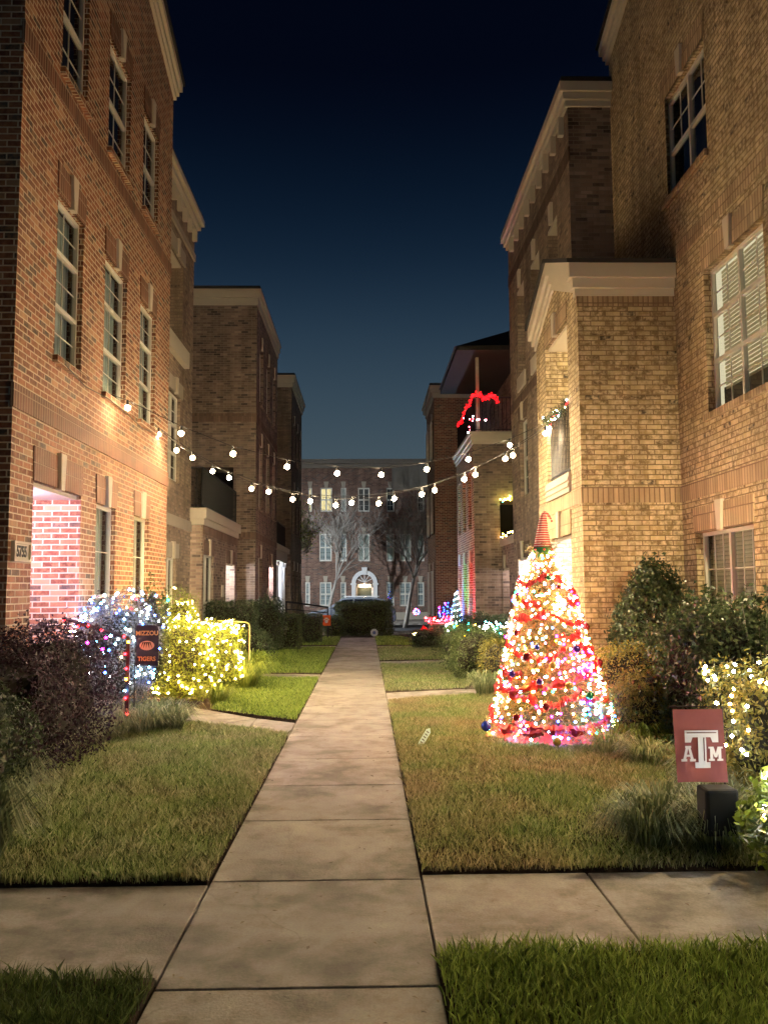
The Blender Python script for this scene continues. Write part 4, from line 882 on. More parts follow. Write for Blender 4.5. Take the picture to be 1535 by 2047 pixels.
tuft('small liriope tuft at the near corner of the glowing hedge', -2.12, 12.75, .30, .24, 260, mat=L_yell)
for (x, y_), nm in zip([(2.15, 5.5), (1.75, 5.55), (2.35, 5.95), (1.95, 5.9), (2.5, 6.4)], ['liriope tuft under the maroon flag', 'liriope tuft at the near edge of the right lawn', 'liriope tuft behind the dark utility box', 'liriope tuft left of the dark utility box', 'liriope tuft below the white lit shrub']):
    tuft(nm, x, y_, .34, .26, 380)
tuft('spiky green tuft between the side path and the Christmas tree', 1.78, 13.3, .34, .34, 300)
tuft('green tuft at the right foot of the Christmas tree', 2.65, 8.9, .34, .26, 380, mat=L_yell)
for (x, y_), nm in zip([(2.55, 8.1), (2.8, 7.4), (2.35, 8.6)], ['grass tuft below the golden shrub', 'grass tuft between the golden shrub and the white lit shrub', 'grass tuft right in front of the tree skirt edge']): tuft(nm, x, y_, .3, .2, 300, mat=L_grass)
# nandina-like drooping stems at the bottom right
nd = empty('leafy_plant', (2.25, 4.55, 0), 'drooping dark leafed plant hanging over the concrete at the right', 'plant', HG)
mb = MB(); C = []; N = []
for i in range(16):
    a = rng.uniform(1.6, 4.6); L = rng.uniform(.25, .48); p0 = np.array([2.38, 4.62, .12]); pts = []
    for k in range(6): t = k / 5; pts.append(p0 + np.array([math.cos(a) * L * t, math.sin(a) * L * t * .8, .32 * math.sin(t * 2.3) * rng.uniform(.8, 1.1)]))
    mb.tube(pts, .003, 4)
    for k in range(2, 6):
        for j in range(7): C.append(pts[k] + rng.normal(0, .03, 3)); N.append([0, -.3, 1])
mb.build('stem', M_dbark, nd); leaves('foliage', np.array(C), np.array(N), .075, .020, L_dkgreen, nd, .5)
# tall wispy weed
mb = MB(); mb.tube([(2.05, 17.0, .7), (2.06, 17.0, 1.2), (2.03, 17.0, 1.62)], .006, 4); root = empty('wispy_plant', (2.05, 17, .6), 'thin upright stem rising above the green lit shrub', 'plant', HG); mb.build('stem', M_dbark, root)
C = np.array([[2.05 + rng.normal(0, .05), 17 + rng.normal(0, .04), z_] for z_ in np.repeat(np.linspace(.9, 1.6, 9), 5)]); leaves('foliage', C, np.tile([0, -1., .4], (len(C), 1)), .05, .02, L_silver, root)
# bare branch sprays standing above the big right shrub
sp = empty('leafy_branches', (3.6, 8.2, .6), 'long leafy shoots rising in front of the low right window', 'plant', HG); mb = MB(); C = []; N = []
for i in range(9):
    x0, y0_ = 3.3 + rng.uniform(-.1, .45), 8.0 + rng.uniform(-.3, .9); dx, dy = rng.normal(0, .12), rng.normal(0, .12); hh = rng.uniform(1.35, 1.8); pts = [(x0 + dx * t, y0_ + dy * t, .8 + (hh - .8) * t) for t in (0, .4, .7, 1)]; mb.tube(pts, .0035, 4)
    for k in range(60): t = rng.uniform(.3, 1); C.append([x0 + dx * t + rng.normal(0, .025), y0_ + dy * t + rng.normal(0, .025), .8 + (hh - .8) * t]); N.append([-.4, -.6, .7])
mb.build('stem', M_dbark, sp); leaves('foliage', np.array(C), np.array(N), .075, .032, L_dkgreen, sp, .6)

# --- street trees
def tree(label, base, h, trunk_r, lean, seed, mat, leafy, spread=1., splits=3, ground=-.38, low_twigs=False):
    rnd = random.Random(seed); root = empty('street_tree', base, label, 'tree', 'trees along the street'); T = MB(); Tw = MB(); tips = []
    def grow(p, d, L, r, lv):
        pts = [p]; rad = [r]; q = Vector(p); d = Vector(d).normalized(); n = 5
        for i in range(n):
            d = (d + Vector((rnd.gauss(0, .10), rnd.gauss(0, .10), rnd.gauss(.03, .05)))).normalized(); q = q + d * L / n; pts.append(q.copy()); rad.append(max(.011, r * (1 - .38 * (i + 1) / n)))
        (T if lv < 3 else Tw).tube(pts, rad, 7 if lv < 2 else 4)
        if lv >= 5: tips.extend(pts[2:]); return
        if lv >= 3: tips.extend(pts[3:])
        k = splits if lv < 2 else rnd.choice((3, 3, 4))
        for j in range(k):
            t = rnd.randint(2, n) if lv > 0 else n; dd = (d + Vector((rnd.gauss(0, .55) * spread, rnd.gauss(0, .45) * spread, rnd.uniform(.05, .45)))).normalized()
            grow(pts[t], dd, L * rnd.uniform(.60, .88), rad[t] * .72, lv + 1)
    grow(Vector(base), Vector((lean, 0, 1)), h * .27, trunk_r, 0)
    T.build('trunk', mat, root, smooth=True)
    cr = Tw.build('crown', mat, root)
    if leafy:
        C = np.array([t[:] for t in tips]); C = np.repeat(C, leafy, 0) + rng.normal(0, .10, (len(C) * leafy, 3)); leaves('leaves', C, np.tile([0, -.5, .6], (len(C), 1)), .11, .05, L_yell if low_twigs else L_green, cr)
    return root
tree('pale trunked tree with a few yellow green leaves beside the far left house', (at(607, 1205, 43.8).x, 43.8, -.40), 9.2, .17, .12, 5, M_bark, 1, 1.35, 4, low_twigs=True)
tree('bare slender tree standing right of the parked car', (at(809, 1238, 46).x, 46, -.38), 9.8, .13, -.01, 23, M_bark, 0, 1.1, 4)

tree('bare pale tree against the facade left of the arched doorway', (at(655, 1215, 54).x, 54, -.3), 9.6, .13, .04, 31, M_bark, 0, 1.2, 4)
# ------------------------------------------------------------------ THINGS
# --- overhead strings of globe bulbs
GLOBE = led_mesh(.042); E_globe = globe_emis('globe_bulb_glow', WARM, BULB); GLOBE.materials.append(E_globe)
def festoon(label, A, B, px, sag_anchor=True):
    A, B = Vector(A), Vector(B); root = empty('string_lights', A, label, 'string lights', 'festoon strings across the path'); n = (B - A).cross(Vector((0, 0, 1)))
    pts = []
    for x, y_ in px:
        d = _ray(x, y_); O = Vector((0, 0, CAM_H)); t = (A - O).dot(n) / d.dot(n); pts.append(O + d * t)
    cab = [A] + [p + Vector((0, 0, .10)) for p in pts] + [B]; mb = MB(); mb.tube(cab, .0045, 5); mb.build('cable', M_black, root)
    for p in pts:
        o = bpy.data.objects.new('bulb', GLOBE); COL.objects.link(o); o.parent = root; o.location = p - A
        s_ = MB(); s_.lathe(p + Vector((0, 0, .04)), [(.004, .07), (.016, .062), (.018, 0), (.012, -.005)], 8); s_.build('socket', M_black, root)
    return root
LA = (-3.40, 14.3, 4.22); RA = (2.90, 12.75, 4.12)
festoon('middle festoon string of globe bulbs from the left house corner to the balcony', (-3.39, 14.55, 4.25), RA, [(353, 900), (425, 942), (503, 977), (585, 998), (671, 1010), (757, 1006), (843, 988), (928, 958), (1010, 917), (1090, 866)])
festoon('lowest starting festoon string whose first bulb nearly touches the left wall', LA, (2.90, 13.1, 4.12), [(317, 868), (385, 915), (458, 955), (537, 983), (620, 1002), (703, 1005), (788, 997), (869, 980), (950, 949), (1025, 910)])
festoon('highest flattest festoon string starting under the left middle window', (-3.40, 11.5, 4.22), (2.90, 13.55, 4.14), [(255, 815), (362, 866), (466, 907), (574, 933), (674, 946), (762, 949), (853, 938), (936, 918), (1019, 890), (1097, 855)])
cb = MB(); cb.tube([(-3.33, 9.6, 4.12), (-3.36, 10.4, 4.06), (-3.36, 11.3, 4.12), (-3.36, 12.3, 4.10), (-3.36, 13.1, 4.05), (-3.37, 14.1, 4.16)], .006, 5)
tag(cb.build('light_cable', M_black), 'black supply cable running along the left window sills', 'cable')
# garlands on balconies
def strip(P0, n, jx=.03): P0 = np.array(P0, float); return np.array([[np.interp(t, np.linspace(0, 1, len(P0)), P0[:, k]) + rng.normal(0, jx) for k in range(3)] for t in np.linspace(0, 1, n)])
def garland(label, P0, r, n, mat=L_dkgreen, name='garland', L=.05):
    C = strip(P0, n, r); root = empty(name, P0[0], label, 'garland'); mb = MB(); mb.tube(P0, .012, 5); mb.build('core_wire', M_wire, root); leaves('needles', C, rng.normal(0, 1, C.shape), L, .008, mat, root); return root
gp = [(2.84, 12.12, 4.28), (2.82, 12.5, 4.12), (2.82, 12.87, 4.24), (2.82, 13.25, 4.12), (2.84, 13.6, 4.28)]
garland('green garland draped on the lit balcony railing of the bay', gp, .035, 1500)
lights('fairy_lights', 'red and white lights on the bay balcony garland', 'string lights', strip(gp, 22), ['white', 'red', 'warm'], .012, LED * .6)
gp = [(2.93, 27.6, 6.85), (2.93, 26.4, 6.72), (2.93, 25.2, 6.9), (2.93, 24.2, 6.78), (2.93, 23.5, 6.9), (3.1, 23.48, 6.92), (3.25, 23.48, 6.78), (3.42, 23.48, 6.90), (3.52, 23.48, 6.88), (3.62, 23.48, 6.70)]
lights('rope_light', 'red rope light wound along the far corner balcony railing', 'string lights', strip(gp, 170, .03), ['red'], .017, LED * .07)
gp = [(2.93, 24.6, 6.0), (2.93, 24.0, 6.35), (2.95, 23.5, 6.3), (3.3, 23.5, 6.2)]
lights('fairy_lights', 'few white lights tangled at the corner of the red lit railing', 'string lights', strip(gp, 12, .05), ['white', 'pink'], .018, LED * .5)
gp = [(3.62, 23.45, 3.98), (4.0, 23.45, 4.15), (4.3, 23.45, 4.25)]
lights('fairy_lights', 'yellow green lights along the top of the dark porch opening', 'string lights', strip([(3.64, 23.42, 3.95), (3.9, 23.42, 4.05), (4.3, 23.42, 4.2)], 18, .03), ['yellow', 'green', 'yellow'], .018, LED * .5)
lights('fairy_lights', 'yellow lights along the foot of the dark porch opening', 'string lights', strip([(3.64, 23.42, 3.02), (3.9, 23.42, 3.1), (4.3, 23.42, 3.22)], 18, .03), ['yellow', 'warm'], .018, LED * .5)

# --- Christmas tree
TX, TY = 2.0, 9.55
def tr(z): return float(np.interp(z, [0, .15, .4, .78, 1.16, 1.49, 1.76, 1.93, 2.05], [.63, .67, .59, .49, .395, .335, .25, .155, .07]))
ct = empty('christmas_tree', (TX, TY, 0), 'tall Christmas tree crammed with coloured lights on the right lawn', 'Christmas tree')
def lean(z): return TX - .035 * z
tk = MB(); tk.tube([(TX, TY, 0), (lean(2.05), TY, 2.05)], [.05, .02], 8); tk.build('trunk', M_dbark, ct)
n = 2300; C = []; Nn = []; br = MB()
for i in range(n):
    z = .08 + 1.95 * (1 - math.sqrt(random.random())) if random.random() < .5 else random.uniform(.08, 2.05); a = random.uniform(0, 2 * math.pi); R0 = tr(z) * random.uniform(.72, 1.06) * (1 + .07 * math.sin(3 * a + z * 4) + .05 * math.sin(z * 17)); d = Vector((math.cos(a), math.sin(a), random.uniform(-.35, .12)))
    L = random.uniform(.16, .30); tip = Vector((lean(z) + math.cos(a) * R0, TY + math.sin(a) * R0, z)); st_ = tip - d * L; br.tube([st_, tip], .0035, 3, caps=False)
    m_ = 26
    for k in range(m_): t = (k + .5) / m_; C.append(tuple(st_.lerp(tip, t) + Vector((random.gauss(0, .014), random.gauss(0, .014), random.gauss(0, .014))))); Nn.append((random.gauss(0, 1), random.gauss(0, 1), random.gauss(0, 1)))
br.build('branches', M_dbark, ct)
leaves('foliage', np.array(C), np.array(Nn), .055, .007, L_needle, ct)
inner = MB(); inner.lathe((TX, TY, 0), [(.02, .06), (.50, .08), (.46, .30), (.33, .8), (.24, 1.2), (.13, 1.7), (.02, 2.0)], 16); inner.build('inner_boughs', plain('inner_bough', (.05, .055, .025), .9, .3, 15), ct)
def tp(z, a, k=1.0): R0 = tr(z) * k; return (lean(z) + math.cos(a) * R0, TY + math.sin(a) * R0, z)
# spiral light runs
def spiral(n, z0, z1, turns, ph, k=1.02, jit=.035): return np.array([tp(z0 + (z1 - z0) * i / n + random.gauss(0, jit), ph + turns * 2 * math.pi * i / n + random.gauss(0, .05), k + random.gauss(0, .03)) for i in range(n)])
TG = 'light strings wound round the Christmas tree'
lights('fairy_lights', 'warm white string covering the whole Christmas tree', 'string lights', spiral(460, .12, 2.03, 17, 0), ['warm', 'warm', 'yellow'], .0125, LED * .8, TG)
lights('fairy_lights', 'mixed pink and amber string over the middle of the Christmas tree', 'string lights', spiral(300, .10, 1.92, 13, 1), ['pink', 'pink', 'amber', 'red', 'magenta', 'yellow', 'warm'], .0125, LED * .9, TG)
lights('fairy_lights', 'small icy blue string scattered over the Christmas tree', 'string lights', spiral(240, .08, 2.0, 13, 2), ['icy', 'icy', 'blue', 'teal', 'green', 'pink'], .013, LED * .65, TG)
lights('fairy_lights', 'magenta lights bunched on the lower right middle of the tree', 'string lights', np.array([tp(random.gauss(.80, .10), -1.15 + random.gauss(0, .35), 1.04) for i in range(34)]), ['magenta', 'pink', 'magenta'], .014, LED * .9, TG)
lights('fairy_lights', 'green and blue lights round the bottom right of the tree', 'string lights', np.array([tp(random.uniform(.10, .45), random.uniform(-1.3, .25), 1.05) for i in range(44)]), ['green', 'teal', 'blue', 'icy', 'green'], .014, LED * .9, TG)
lights('fairy_lights', 'blue lights along the front left of the tree skirt', 'string lights', np.array([tp(random.uniform(.06, .2), random.uniform(-2.4, -1.6), 1.03) for i in range(10)]), ['blue', 'icy'], .014, LED * .9, TG)
lights('fairy_lights', 'big glaring warm cluster on the upper middle of the tree', 'string lights', np.array([tp(random.gauss(1.42, .05), random.gauss(-1.35, .12), 1.06) for i in range(12)]), ['warm'], .020, LED * 1.2, TG)
# ribbon
def ribbon(label, rows, wd=.085):
    V = []; 
    for (z0, z1, a0, a1, sag) in rows:
        n_ = 40; pp = []
        for i in range(n_ + 1):
            t = i / n_; a = a0 + (a1 - a0) * t; z = z0 + (z1 - z0) * t - sag * math.sin(math.pi * t) + .010 * math.sin(t * 17 + z0 * 9) + random.gauss(0, .006); k = 1.03 + .02 * math.sin(t * 23 + z1 * 5) + random.gauss(0, .012); w2 = wd * (.42 + .14 * math.sin(t * 19 + a0) + random.gauss(0, .06)); pp.append((tp(z + w2, a, k), tp(z, a, k + .05), tp(z - w2, a, k + .01)))
        for p0, p1 in zip(pp[:-1], pp[1:]):
            for j in (0, 1): V += [p0[j], p1[j], p1[j + 1], p0[j + 1]]
    return np.array(V)
def red_mat():
    t = NT('red_ribbon'); p = pos(t); n = t.noise(40, 3, p); c = t.mix(n, (.30, .008, .010), (.62, .025, .022)); b = t.bsdf(c, .45, n, .4, .01, .5); return t.done(b.outputs[0])
M_red = red_mat()
rows = [(1.55, 1.45, -2.9, -1.9, .05), (1.48, 1.56, -1.1, .1, .06), (.78, .72, -3.0, -2.3, .05), (.40, .56, -2.0, -1.2, .03), (.24, .20, -2.4, -1.2, .02), (.95, .86, -.9, .2, .04), (1.12, 1.16, -1.5, -.8, .05), (1.72, 1.80, -3.4, -1.55, .10), (1.80, 1.62, -1.55, .4, .12), (1.30, 1.33, -3.5, -1.75, .02), (1.36, 1.28, -1.75, .5, .10), (1.15, .90, -3.6, -2.1, .05), (.90, 1.05, -2.1, -1.3, .06), (1.02, .98, -1.0, .3, .03), (.62, .64, -3.7, -1.9, .10), (.60, .84, -1.9, -.2, .02),
        (.66, .46, -3.2, -2.0, .04), (.50, .44, -1.3, .3, .04), (.36, .16, -3.4, -1.9, .08), (.18, .30, -1.6, -.6, .03)]
V = ribbon('', rows); tag(npmesh('ribbon_garland', V, 4, M_red), 'wide red ribbon swagged in bands round the Christmas tree', 'ribbon')
# skirt
sk = MB(); n_ = 40
ring = [(TX + (.50 + .05 * math.sin(i * 1.9)) * math.cos(2 * math.pi * i / n_), TY + (.50 + .05 * math.sin(i * 1.9)) * math.sin(2 * math.pi * i / n_), .17) for i in range(n_)]
ring2 = [(TX - .02 + (.66 + .07 * math.sin(i * 1.3 + 1)) * math.cos(2 * math.pi * i / n_), TY + (.66 + .07 * math.sin(i * 1.3 + 1)) * math.sin(2 * math.pi * i / n_), .035) for i in range(n_)]
for i in range(n_): j = (i + 1) % n_; sk.quad(ring[i], ring[j], ring2[j], ring2[i])
tag(sk.build('tree_skirt', M_red, smooth=True), 'red cloth skirt spread on the grass under the Christmas tree', 'tree skirt')
# striped hat
def stripe():
    t = NT('striped_knit'); p = pos(t); s_ = t.n('ShaderNodeSeparateXYZ'); t.l(p, s_.inputs[0]); f = t.math('FRACT', t.math('DIVIDE', s_.outputs[2], .026)); c = t.ramp(f, [(0, (.55, .03, .03)), (.60, (.80, .68, .60))], 'CONSTANT')
    return t.done(t.bsdf(c, .85, f, .4, .003).outputs[0])
hx = lean(2.0); ht = empty('elf_hat', (hx, TY, 1.98), 'red and white striped elf hat with curled tip on top of the tree', 'hat')
h = MB(); h.tube([(hx, TY, 2.02), (hx + .002, TY, 2.12), (hx + .004, TY, 2.24), (hx + .012, TY, 2.34), (hx + .02, TY, 2.41), (hx + .04, TY, 2.435), (hx + .065, TY, 2.42), (hx + .085, TY, 2.395), (hx + .105, TY, 2.36)], [.105, .085, .062, .046, .032, .022, .015, .011, .008], 18); h.build('cone', stripe(), ht, smooth=True)
cl = MB()
for i in range(9):
    a = 2 * math.pi * i / 9; r0, r1 = .108, .135; c0 = (hx + r0 * math.cos(a - .35), TY + r0 * math.sin(a - .35), 2.04); c1 = (hx + r0 * math.cos(a + .35), TY + r0 * math.sin(a + .35), 2.04); c2 = (hx + r1 * math.cos(a), TY + r1 * math.sin(a), 1.92); cl.poly([c0, c1, c2])
cl.lathe((hx, TY, 2.0), [(.106, 0), (.112, .03), (.106, .06)], 18); cl.build('leaf_collar', plain('green_felt', (.02, .12, .05), .8), ht)
bl = MB(); bl.ball((hx + .11, TY, 2.345), .012, 6); [bl.ball((hx + .13 * math.cos(a), TY + .13 * math.sin(a), 2.03), .012, 6) for a in (-2.4, -1.6, -.8)]; bl.build('berries', M_red, ht)
# ornaments
OC = {'dark red': (.18, .01, .015), 'purple': (.06, .02, .22), 'blue': (.02, .05, .35), 'gold': (.55, .33, .07), 'silver': (.6, .6, .6), 'green': (.02, .16, .06)}
OM = {k: plain(k.replace(' ', '_') + '_glass', v, .15, .05, metal=.4, spec=.8) for k, v in OC.items()}
OL = [('blue', .16, -2.95, .055, 'at the lower left edge of the tree'), ('gold', .09, -1.72, .045, 'in front of the red skirt'), ('dark red', .28, -.30, .07, 'at the lower right edge of the tree'), ('purple', .98, -1.15, .045, 'right of centre on the tree'), ('dark red', 1.14, -2.55, .035, 'high on the left side of the tree'),
      ('dark red', 1.62, -1.3, .03, 'near the upper right of the tree'), ('gold', .82, -1.7, .04, 'in the centre of the tree'), ('purple', .66, -1.95, .035, 'left of centre low on the tree'), ('dark red', .42, -1.85, .04, 'low in the middle of the tree'), ('green', .52, -1.1, .045, 'low right above the green lights'),
      ('silver', .88, -2.25, .035, 'on the left middle of the tree'), ('dark red', .90, -2.2, .05, 'beside a silver one on the left'), ('blue', 1.0, -2.0, .03, 'in the middle left of the tree'), ('gold', 1.5, -2.6, .035, 'at the upper left edge of the tree'), ('dark red', .82, -.45, .045, 'at the right edge half way up'),
      ('silver', .36, -.9, .05, 'among the green lights at lower right'), ('dark red', 1.2, -.5, .04, 'at the right edge above the middle'), ('purple', .72, -2.5, .035, 'at the left edge below the middle'), ('gold', .62, -1.45, .045, 'just below the magenta cluster'), ('dark red', .30, -2.3, .04, 'low on the left front of the tree'),
      ('silver', 1.28, -2.9, .035, 'at the left edge above the middle'), ('green', 1.72, -1.6, .03, 'close under the elf hat')]
for cn, z, a, r, w_ in OL:
    x, y_, zz = tp(z, a, 1.12); root = empty('ornament', (x, y_, zz), f'{cn} glass ball {w_}', 'ornament', 'glass balls on the Christmas tree')
    m_ = MB(); m_.ball((x, y_, zz), r, 12); m_.build('ball', OM[cn], root, smooth=True); m_ = MB(); m_.lathe((x, y_, zz + r), [(.011, -.004), (.011, .014), (.002, .016)], 8); m_.build('cap', OM['silver'], root)

# --- garden flags
def flag_mesh(name, x0, x1, z0, z1, Y, mat, parent, tilt=0., wav=.012):
    nx, nz = 10, 14; V = []; mb = MB()
    def pt(i, j): u = i / nx; v = j / nz; return (x0 + (x1 - x0) * u + (1 - v) * tilt, Y + wav * math.sin(u * 5.2 + v * 1.5) * (1 - v * .8) - .01, z0 + (z1 - z0) * v)
    for i in range(nx):
        for j in range(nz): mb.quad(pt(i, j), pt(i + 1, j), pt(i + 1, j + 1), pt(i, j + 1))
    return mb.build(name, mat, parent, smooth=True), pt
def cloth(name, col):
    t = NT(name); p = pos(t); c = t.mix(t.noise(8, 3, p), tuple(x * .8 for x in col), tuple(min(1, x * 1.2) for x in col)); b = t.bsdf(c, .9, spec=.1); tl = t.n('ShaderNodeBsdfTranslucent'); t.l(c, tl.inputs[0])
    ms = t.n('ShaderNodeMixShader'); ms.inputs[0].default_value = .3; t.l(b.outputs[0], ms.inputs[1]); t.l(tl.outputs[0], ms.inputs[2]); return t.done(ms.outputs[0])
YF = 5.55; a = at(1343, 1418, YF); b = at(1442, 1418, YF); c_ = at(1446, 1563, YF); x0, x1, z1, z0 = a.x, b.x, a.z, c_.z
mf = empty('garden_flag', (x1, YF, 0), 'maroon garden flag with white block lettering near the right edge', 'flag')
po = MB(); po.tube([(x1 + .012, YF + .02, 0), (x1 + .012, YF + .02, z1 + .012), (x0 - .01, YF + .02, z1 + .012)], .006, 6); po.build('flag_stand', M_black, mf)
fo, pt = flag_mesh('cloth', x0, x1, z0, z1, YF, cloth('maroon_cloth', (.19, .070, .072)), mf, tilt=.016)
M_fw = plain('flag_white', (.72, .70, .66), .9, .05); M_fm = plain('flag_maroon', (.14, .02, .03), .9)
def glyph(polys, ox, oz, s, d, mat, name, par, y_=None):
    mb = MB()
    for i, P_ in enumerate(polys): e_ = i * .0003; mb.prism([(ox + u * s, YF - .030 - d - e_, oz + v * s) for u, v in P_], [(ox + u * s, YF - .027 - d - e_, oz + v * s) for u, v in P_])
    return mb.build(name, mat, par)
cxf, czf = (x0 + x1) / 2 + .012, z0 + (z1 - z0) * .46; s_ = .116
Tp = [[(-.92, .62), (.92, .62), (.92, .98), (-.92, .98)], [(-.92, .35), (-.60, .35), (-.50, .62), (-.92, .62)], [(.50, .62), (.60, .35), (.92, .35), (.92, .62)], [(-.20, -.72), (.24, -.72), (.24, .62), (-.20, .62)], [(-.40, -1.0), (.44, -1.0), (.44, -.70), (-.40, -.70)]]
Tp = [[(u * .98, v) for u, v in P_] for P_ in Tp]
tw = glyph(Tp, cxf, czf, s_, 0, M_fw, 'lettering', fo)
glyph([[(-.80, .84), (.80, .84), (.80, .88), (-.80, .88)], [(.10, -.62), (.14, -.62), (.14, .60), (.10, .60)]], cxf, czf, s_, .004, M_fm, 'lettering_outline', fo)
Ap = [[(-.40, -.5), (-.20, -.5), (.02, .5), (-.14, .5)], [(.20, -.5), (.40, -.5), (.14, .5), (-.02, .5)], [(-.2, -.18), (.2, -.18), (.2, -.05), (-.2, -.05)], [(-.5, -.5), (-.1, -.5), (-.1, -.34), (-.5, -.34)], [(.1, -.5), (.5, -.5), (.5, -.34), (.1, -.34)], [(-.2, .42), (.2, .42), (.2, .55), (-.2, .55)]]
Mp = [[(-.40, -.5), (-.20, -.5), (-.20, .5), (-.40, .5)], [(.20, -.5), (.40, -.5), (.40, .5), (.20, .5)], [(-.40, .5), (-.15, .5), (.08, -.25), (-.08, -.25)], [(.15, .5), (.40, .5), (.08, -.25), (-.08, -.25)], [(-.52, -.5), (-.1, -.5), (-.1, -.36), (-.52, -.36)], [(.1, -.5), (.52, -.5), (.52, -.36), (.1, -.36)], [(-.52, .38), (-.3, .38), (-.3, .5), (-.52, .5)], [(.3, .38), (.52, .38), (.52, .5), (.3, .5)]]
glyph(Ap, cxf - .086, czf - .03, .090, .0, M_fw, 'lettering', fo); glyph(Mp, cxf + .086, czf - .03, .086, .0, M_fw, 'lettering', fo)

YM = 9.9; a = at(273, 1250, YM); b = at(318, 1250, YM); c_ = at(318, 1331, YM)
zf = empty('garden_flag', (a.x, YM, .1), 'black garden flag with gold lettering beside the glowing box hedge', 'flag')
po = MB(); po.tube([(a.x - .015, YM + .02, .1), (a.x - .015, YM + .02, a.z + .01), (b.x, YM + .02, a.z + .01)], .006, 6); po.build('flag_stand', M_black, zf)
YF = YM; fo, pt = flag_mesh('cloth', a.x, b.x, c_.z, a.z, YM, cloth('black_cloth', (.025, .018, .022)), zf, wav=.006)
M_gold = plain('gold_print', (.62, .40, .12), .8, .05); M_cr = plain('cream_print', (.70, .52, .36), .8, .05)
cx_, wz = (a.x + b.x) / 2, a.z - c_.z
text('MIZZOU', 'lettering', M_gold, fo, (cx_, YM - .026, a.z - wz * .20), (1, 0, .0), (0, 0, 1), .068, sx=.95, off=.0015)
text('TIGERS', 'lettering', M_gold, fo, (cx_, YM - .026, c_.z + wz * .17), (1, 0, 0), (0, 0, 1), .066, sx=.95, off=.0015)
em = MB(); zc = c_.z + wz * .50; n_ = 20; em.prism([(cx_ + .082 * math.cos(2 * math.pi * i / n_), YM - .024, zc + .052 * math.sin(2 * math.pi * i / n_)) for i in range(n_)], [(cx_ + .082 * math.cos(2 * math.pi * i / n_), YM - .028, zc + .052 * math.sin(2 * math.pi * i / n_)) for i in range(n_)]); em.build('emblem', M_cr, fo)
st2 = MB()
for i, (u, w2, t_) in enumerate([(-.055, .008, .5), (-.03, .010, .35), (-.005, .008, .1), (.022, .010, -.25), (.048, .008, -.5)]):
    st2.prism([(cx_ + u - w2 + t_ * .03, YM - .030, zc + .038), (cx_ + u + w2 + t_ * .03, YM - .030, zc + .038), (cx_ + u - t_ * .03, YM - .030, zc - .036)], [(cx_ + u - w2 + t_ * .03, YM - .0285, zc + .038), (cx_ + u + w2 + t_ * .03, YM - .0285, zc + .038), (cx_ + u - t_ * .03, YM - .0285, zc - .036)])
st2.build('emblem_stripes', M_black, fo)

YO = 28.5; a = at(644, 1230, YO); b = at(661, 1230, YO); c_ = at(661, 1251, YO)
of = empty('garden_flag', (b.x, YO, 0), 'small orange garden flag with a white patch near the path end', 'flag')
po = MB(); po.tube([(b.x + .02, YO, 0), (b.x + .02, YO, a.z + .35), (a.x, YO, a.z + .02)], .012, 6); po.build('flag_stand', M_black, of); fo, _ = flag_mesh('cloth', a.x, b.x, c_.z, a.z, YO, cloth('orange_cloth', (.75, .13, .03)), of, wav=.01)
em = MB()
for ox, oz, r in ((0, -.03, .055), (-.065, .03, .026), (-.022, .065, .026), (.022, .065, .026), (.065, .03, .026)):
    q_ = Vector(((a.x + b.x) / 2 + ox, YO - .03, (a.z + c_.z) / 2 + oz)); em.prism([(q_.x + r * math.cos(i * .628), q_.y, q_.z + r * math.sin(i * .628)) for i in range(10)], [(q_.x + r * math.cos(i * .628), q_.y + .004, q_.z + r * math.sin(i * .628)) for i in range(10)])
em.build('paw_emblem', M_white, fo)

# --- handrails, stoop, small things
hr = empty('handrail', (-2.62, 9.85, 0), 'black iron handrail post and rail wound with red lights by the steps', 'handrail')
m_ = MB(); m_.box(-2.645, -2.605, 9.78, 9.82, 0, 1.10); m_.build('post', M_black, hr); m_ = MB(); m_.tube([(-2.62, 9.80, 1.09), (-3.0, 9.86, 1.20), (-3.36, 9.92, 1.30)], .022, 6); m_.build('rail', M_black, hr)
lights('fairy_lights', 'red and blue bulbs wound down the black handrail', 'string lights', np.vstack([strip([(-2.62, 9.75, .3), (-2.62, 9.75, 1.05)], 7, .02), strip([(-2.66, 9.78, 1.1), (-3.35, 9.86, 1.28)], 6, .02)]), ['red', 'red', 'icy', 'red', 'amber'], .016, LED * .7)
lights('fairy_lights', 'a few red and violet bulbs inside the dark purple shrub', 'string lights', np.array([at(175, 1285, 7.6), at(205, 1298, 7.6), at(218, 1300, 7.6), at(212, 1275, 7.6), at(210, 1345, 7.8), at(163, 1235, 8.9)]), ['red', 'blue', 'magenta', 'pink'], .012, LED * .5, wire=False)
sb = MB(); sb.box(-3.4, -3.12, 10.55, 11.2, 0, .34); tag(sb.build('stoop_block', M_stone, bevel=.015), 'pale stone step block half hidden behind the liriope', 'step')
sb = MB(); sb.box(-2.72, -2.42, 10.95, 11.25, .02, .12); tag(sb.build('edging_stone', M_stone, bevel=.015), 'flat pale edging stone in front of the glowing hedge', 'stone')
pr = empty('pipe_handrail', (-1.95, 14.8, 0), 'painted pipe handrail bending down at the end of the glowing hedge', 'handrail')
M_pipe = plain('cream_pipe', (.34, .27, .12), .4); A_ = at(435, 1241, 14.9); B_ = at(490, 1244, 14.9); C_ = at(499, 1250, 14.9); m_ = MB(); m_.tube([(A_.x, 14.9, A_.z), (B_.x, 14.9, B_.z), (C_.x - .01, 14.9, C_.z + .02), (C_.x, 14.9, C_.z - .03), (C_.x, 14.9, 0)], .012, 8); m_.build('pipe', M_pipe, pr)
rr = empty('ramp_handrail', (-2.1, 28, 0), 'long black sloping handrail leading to the far left entry', 'handrail')
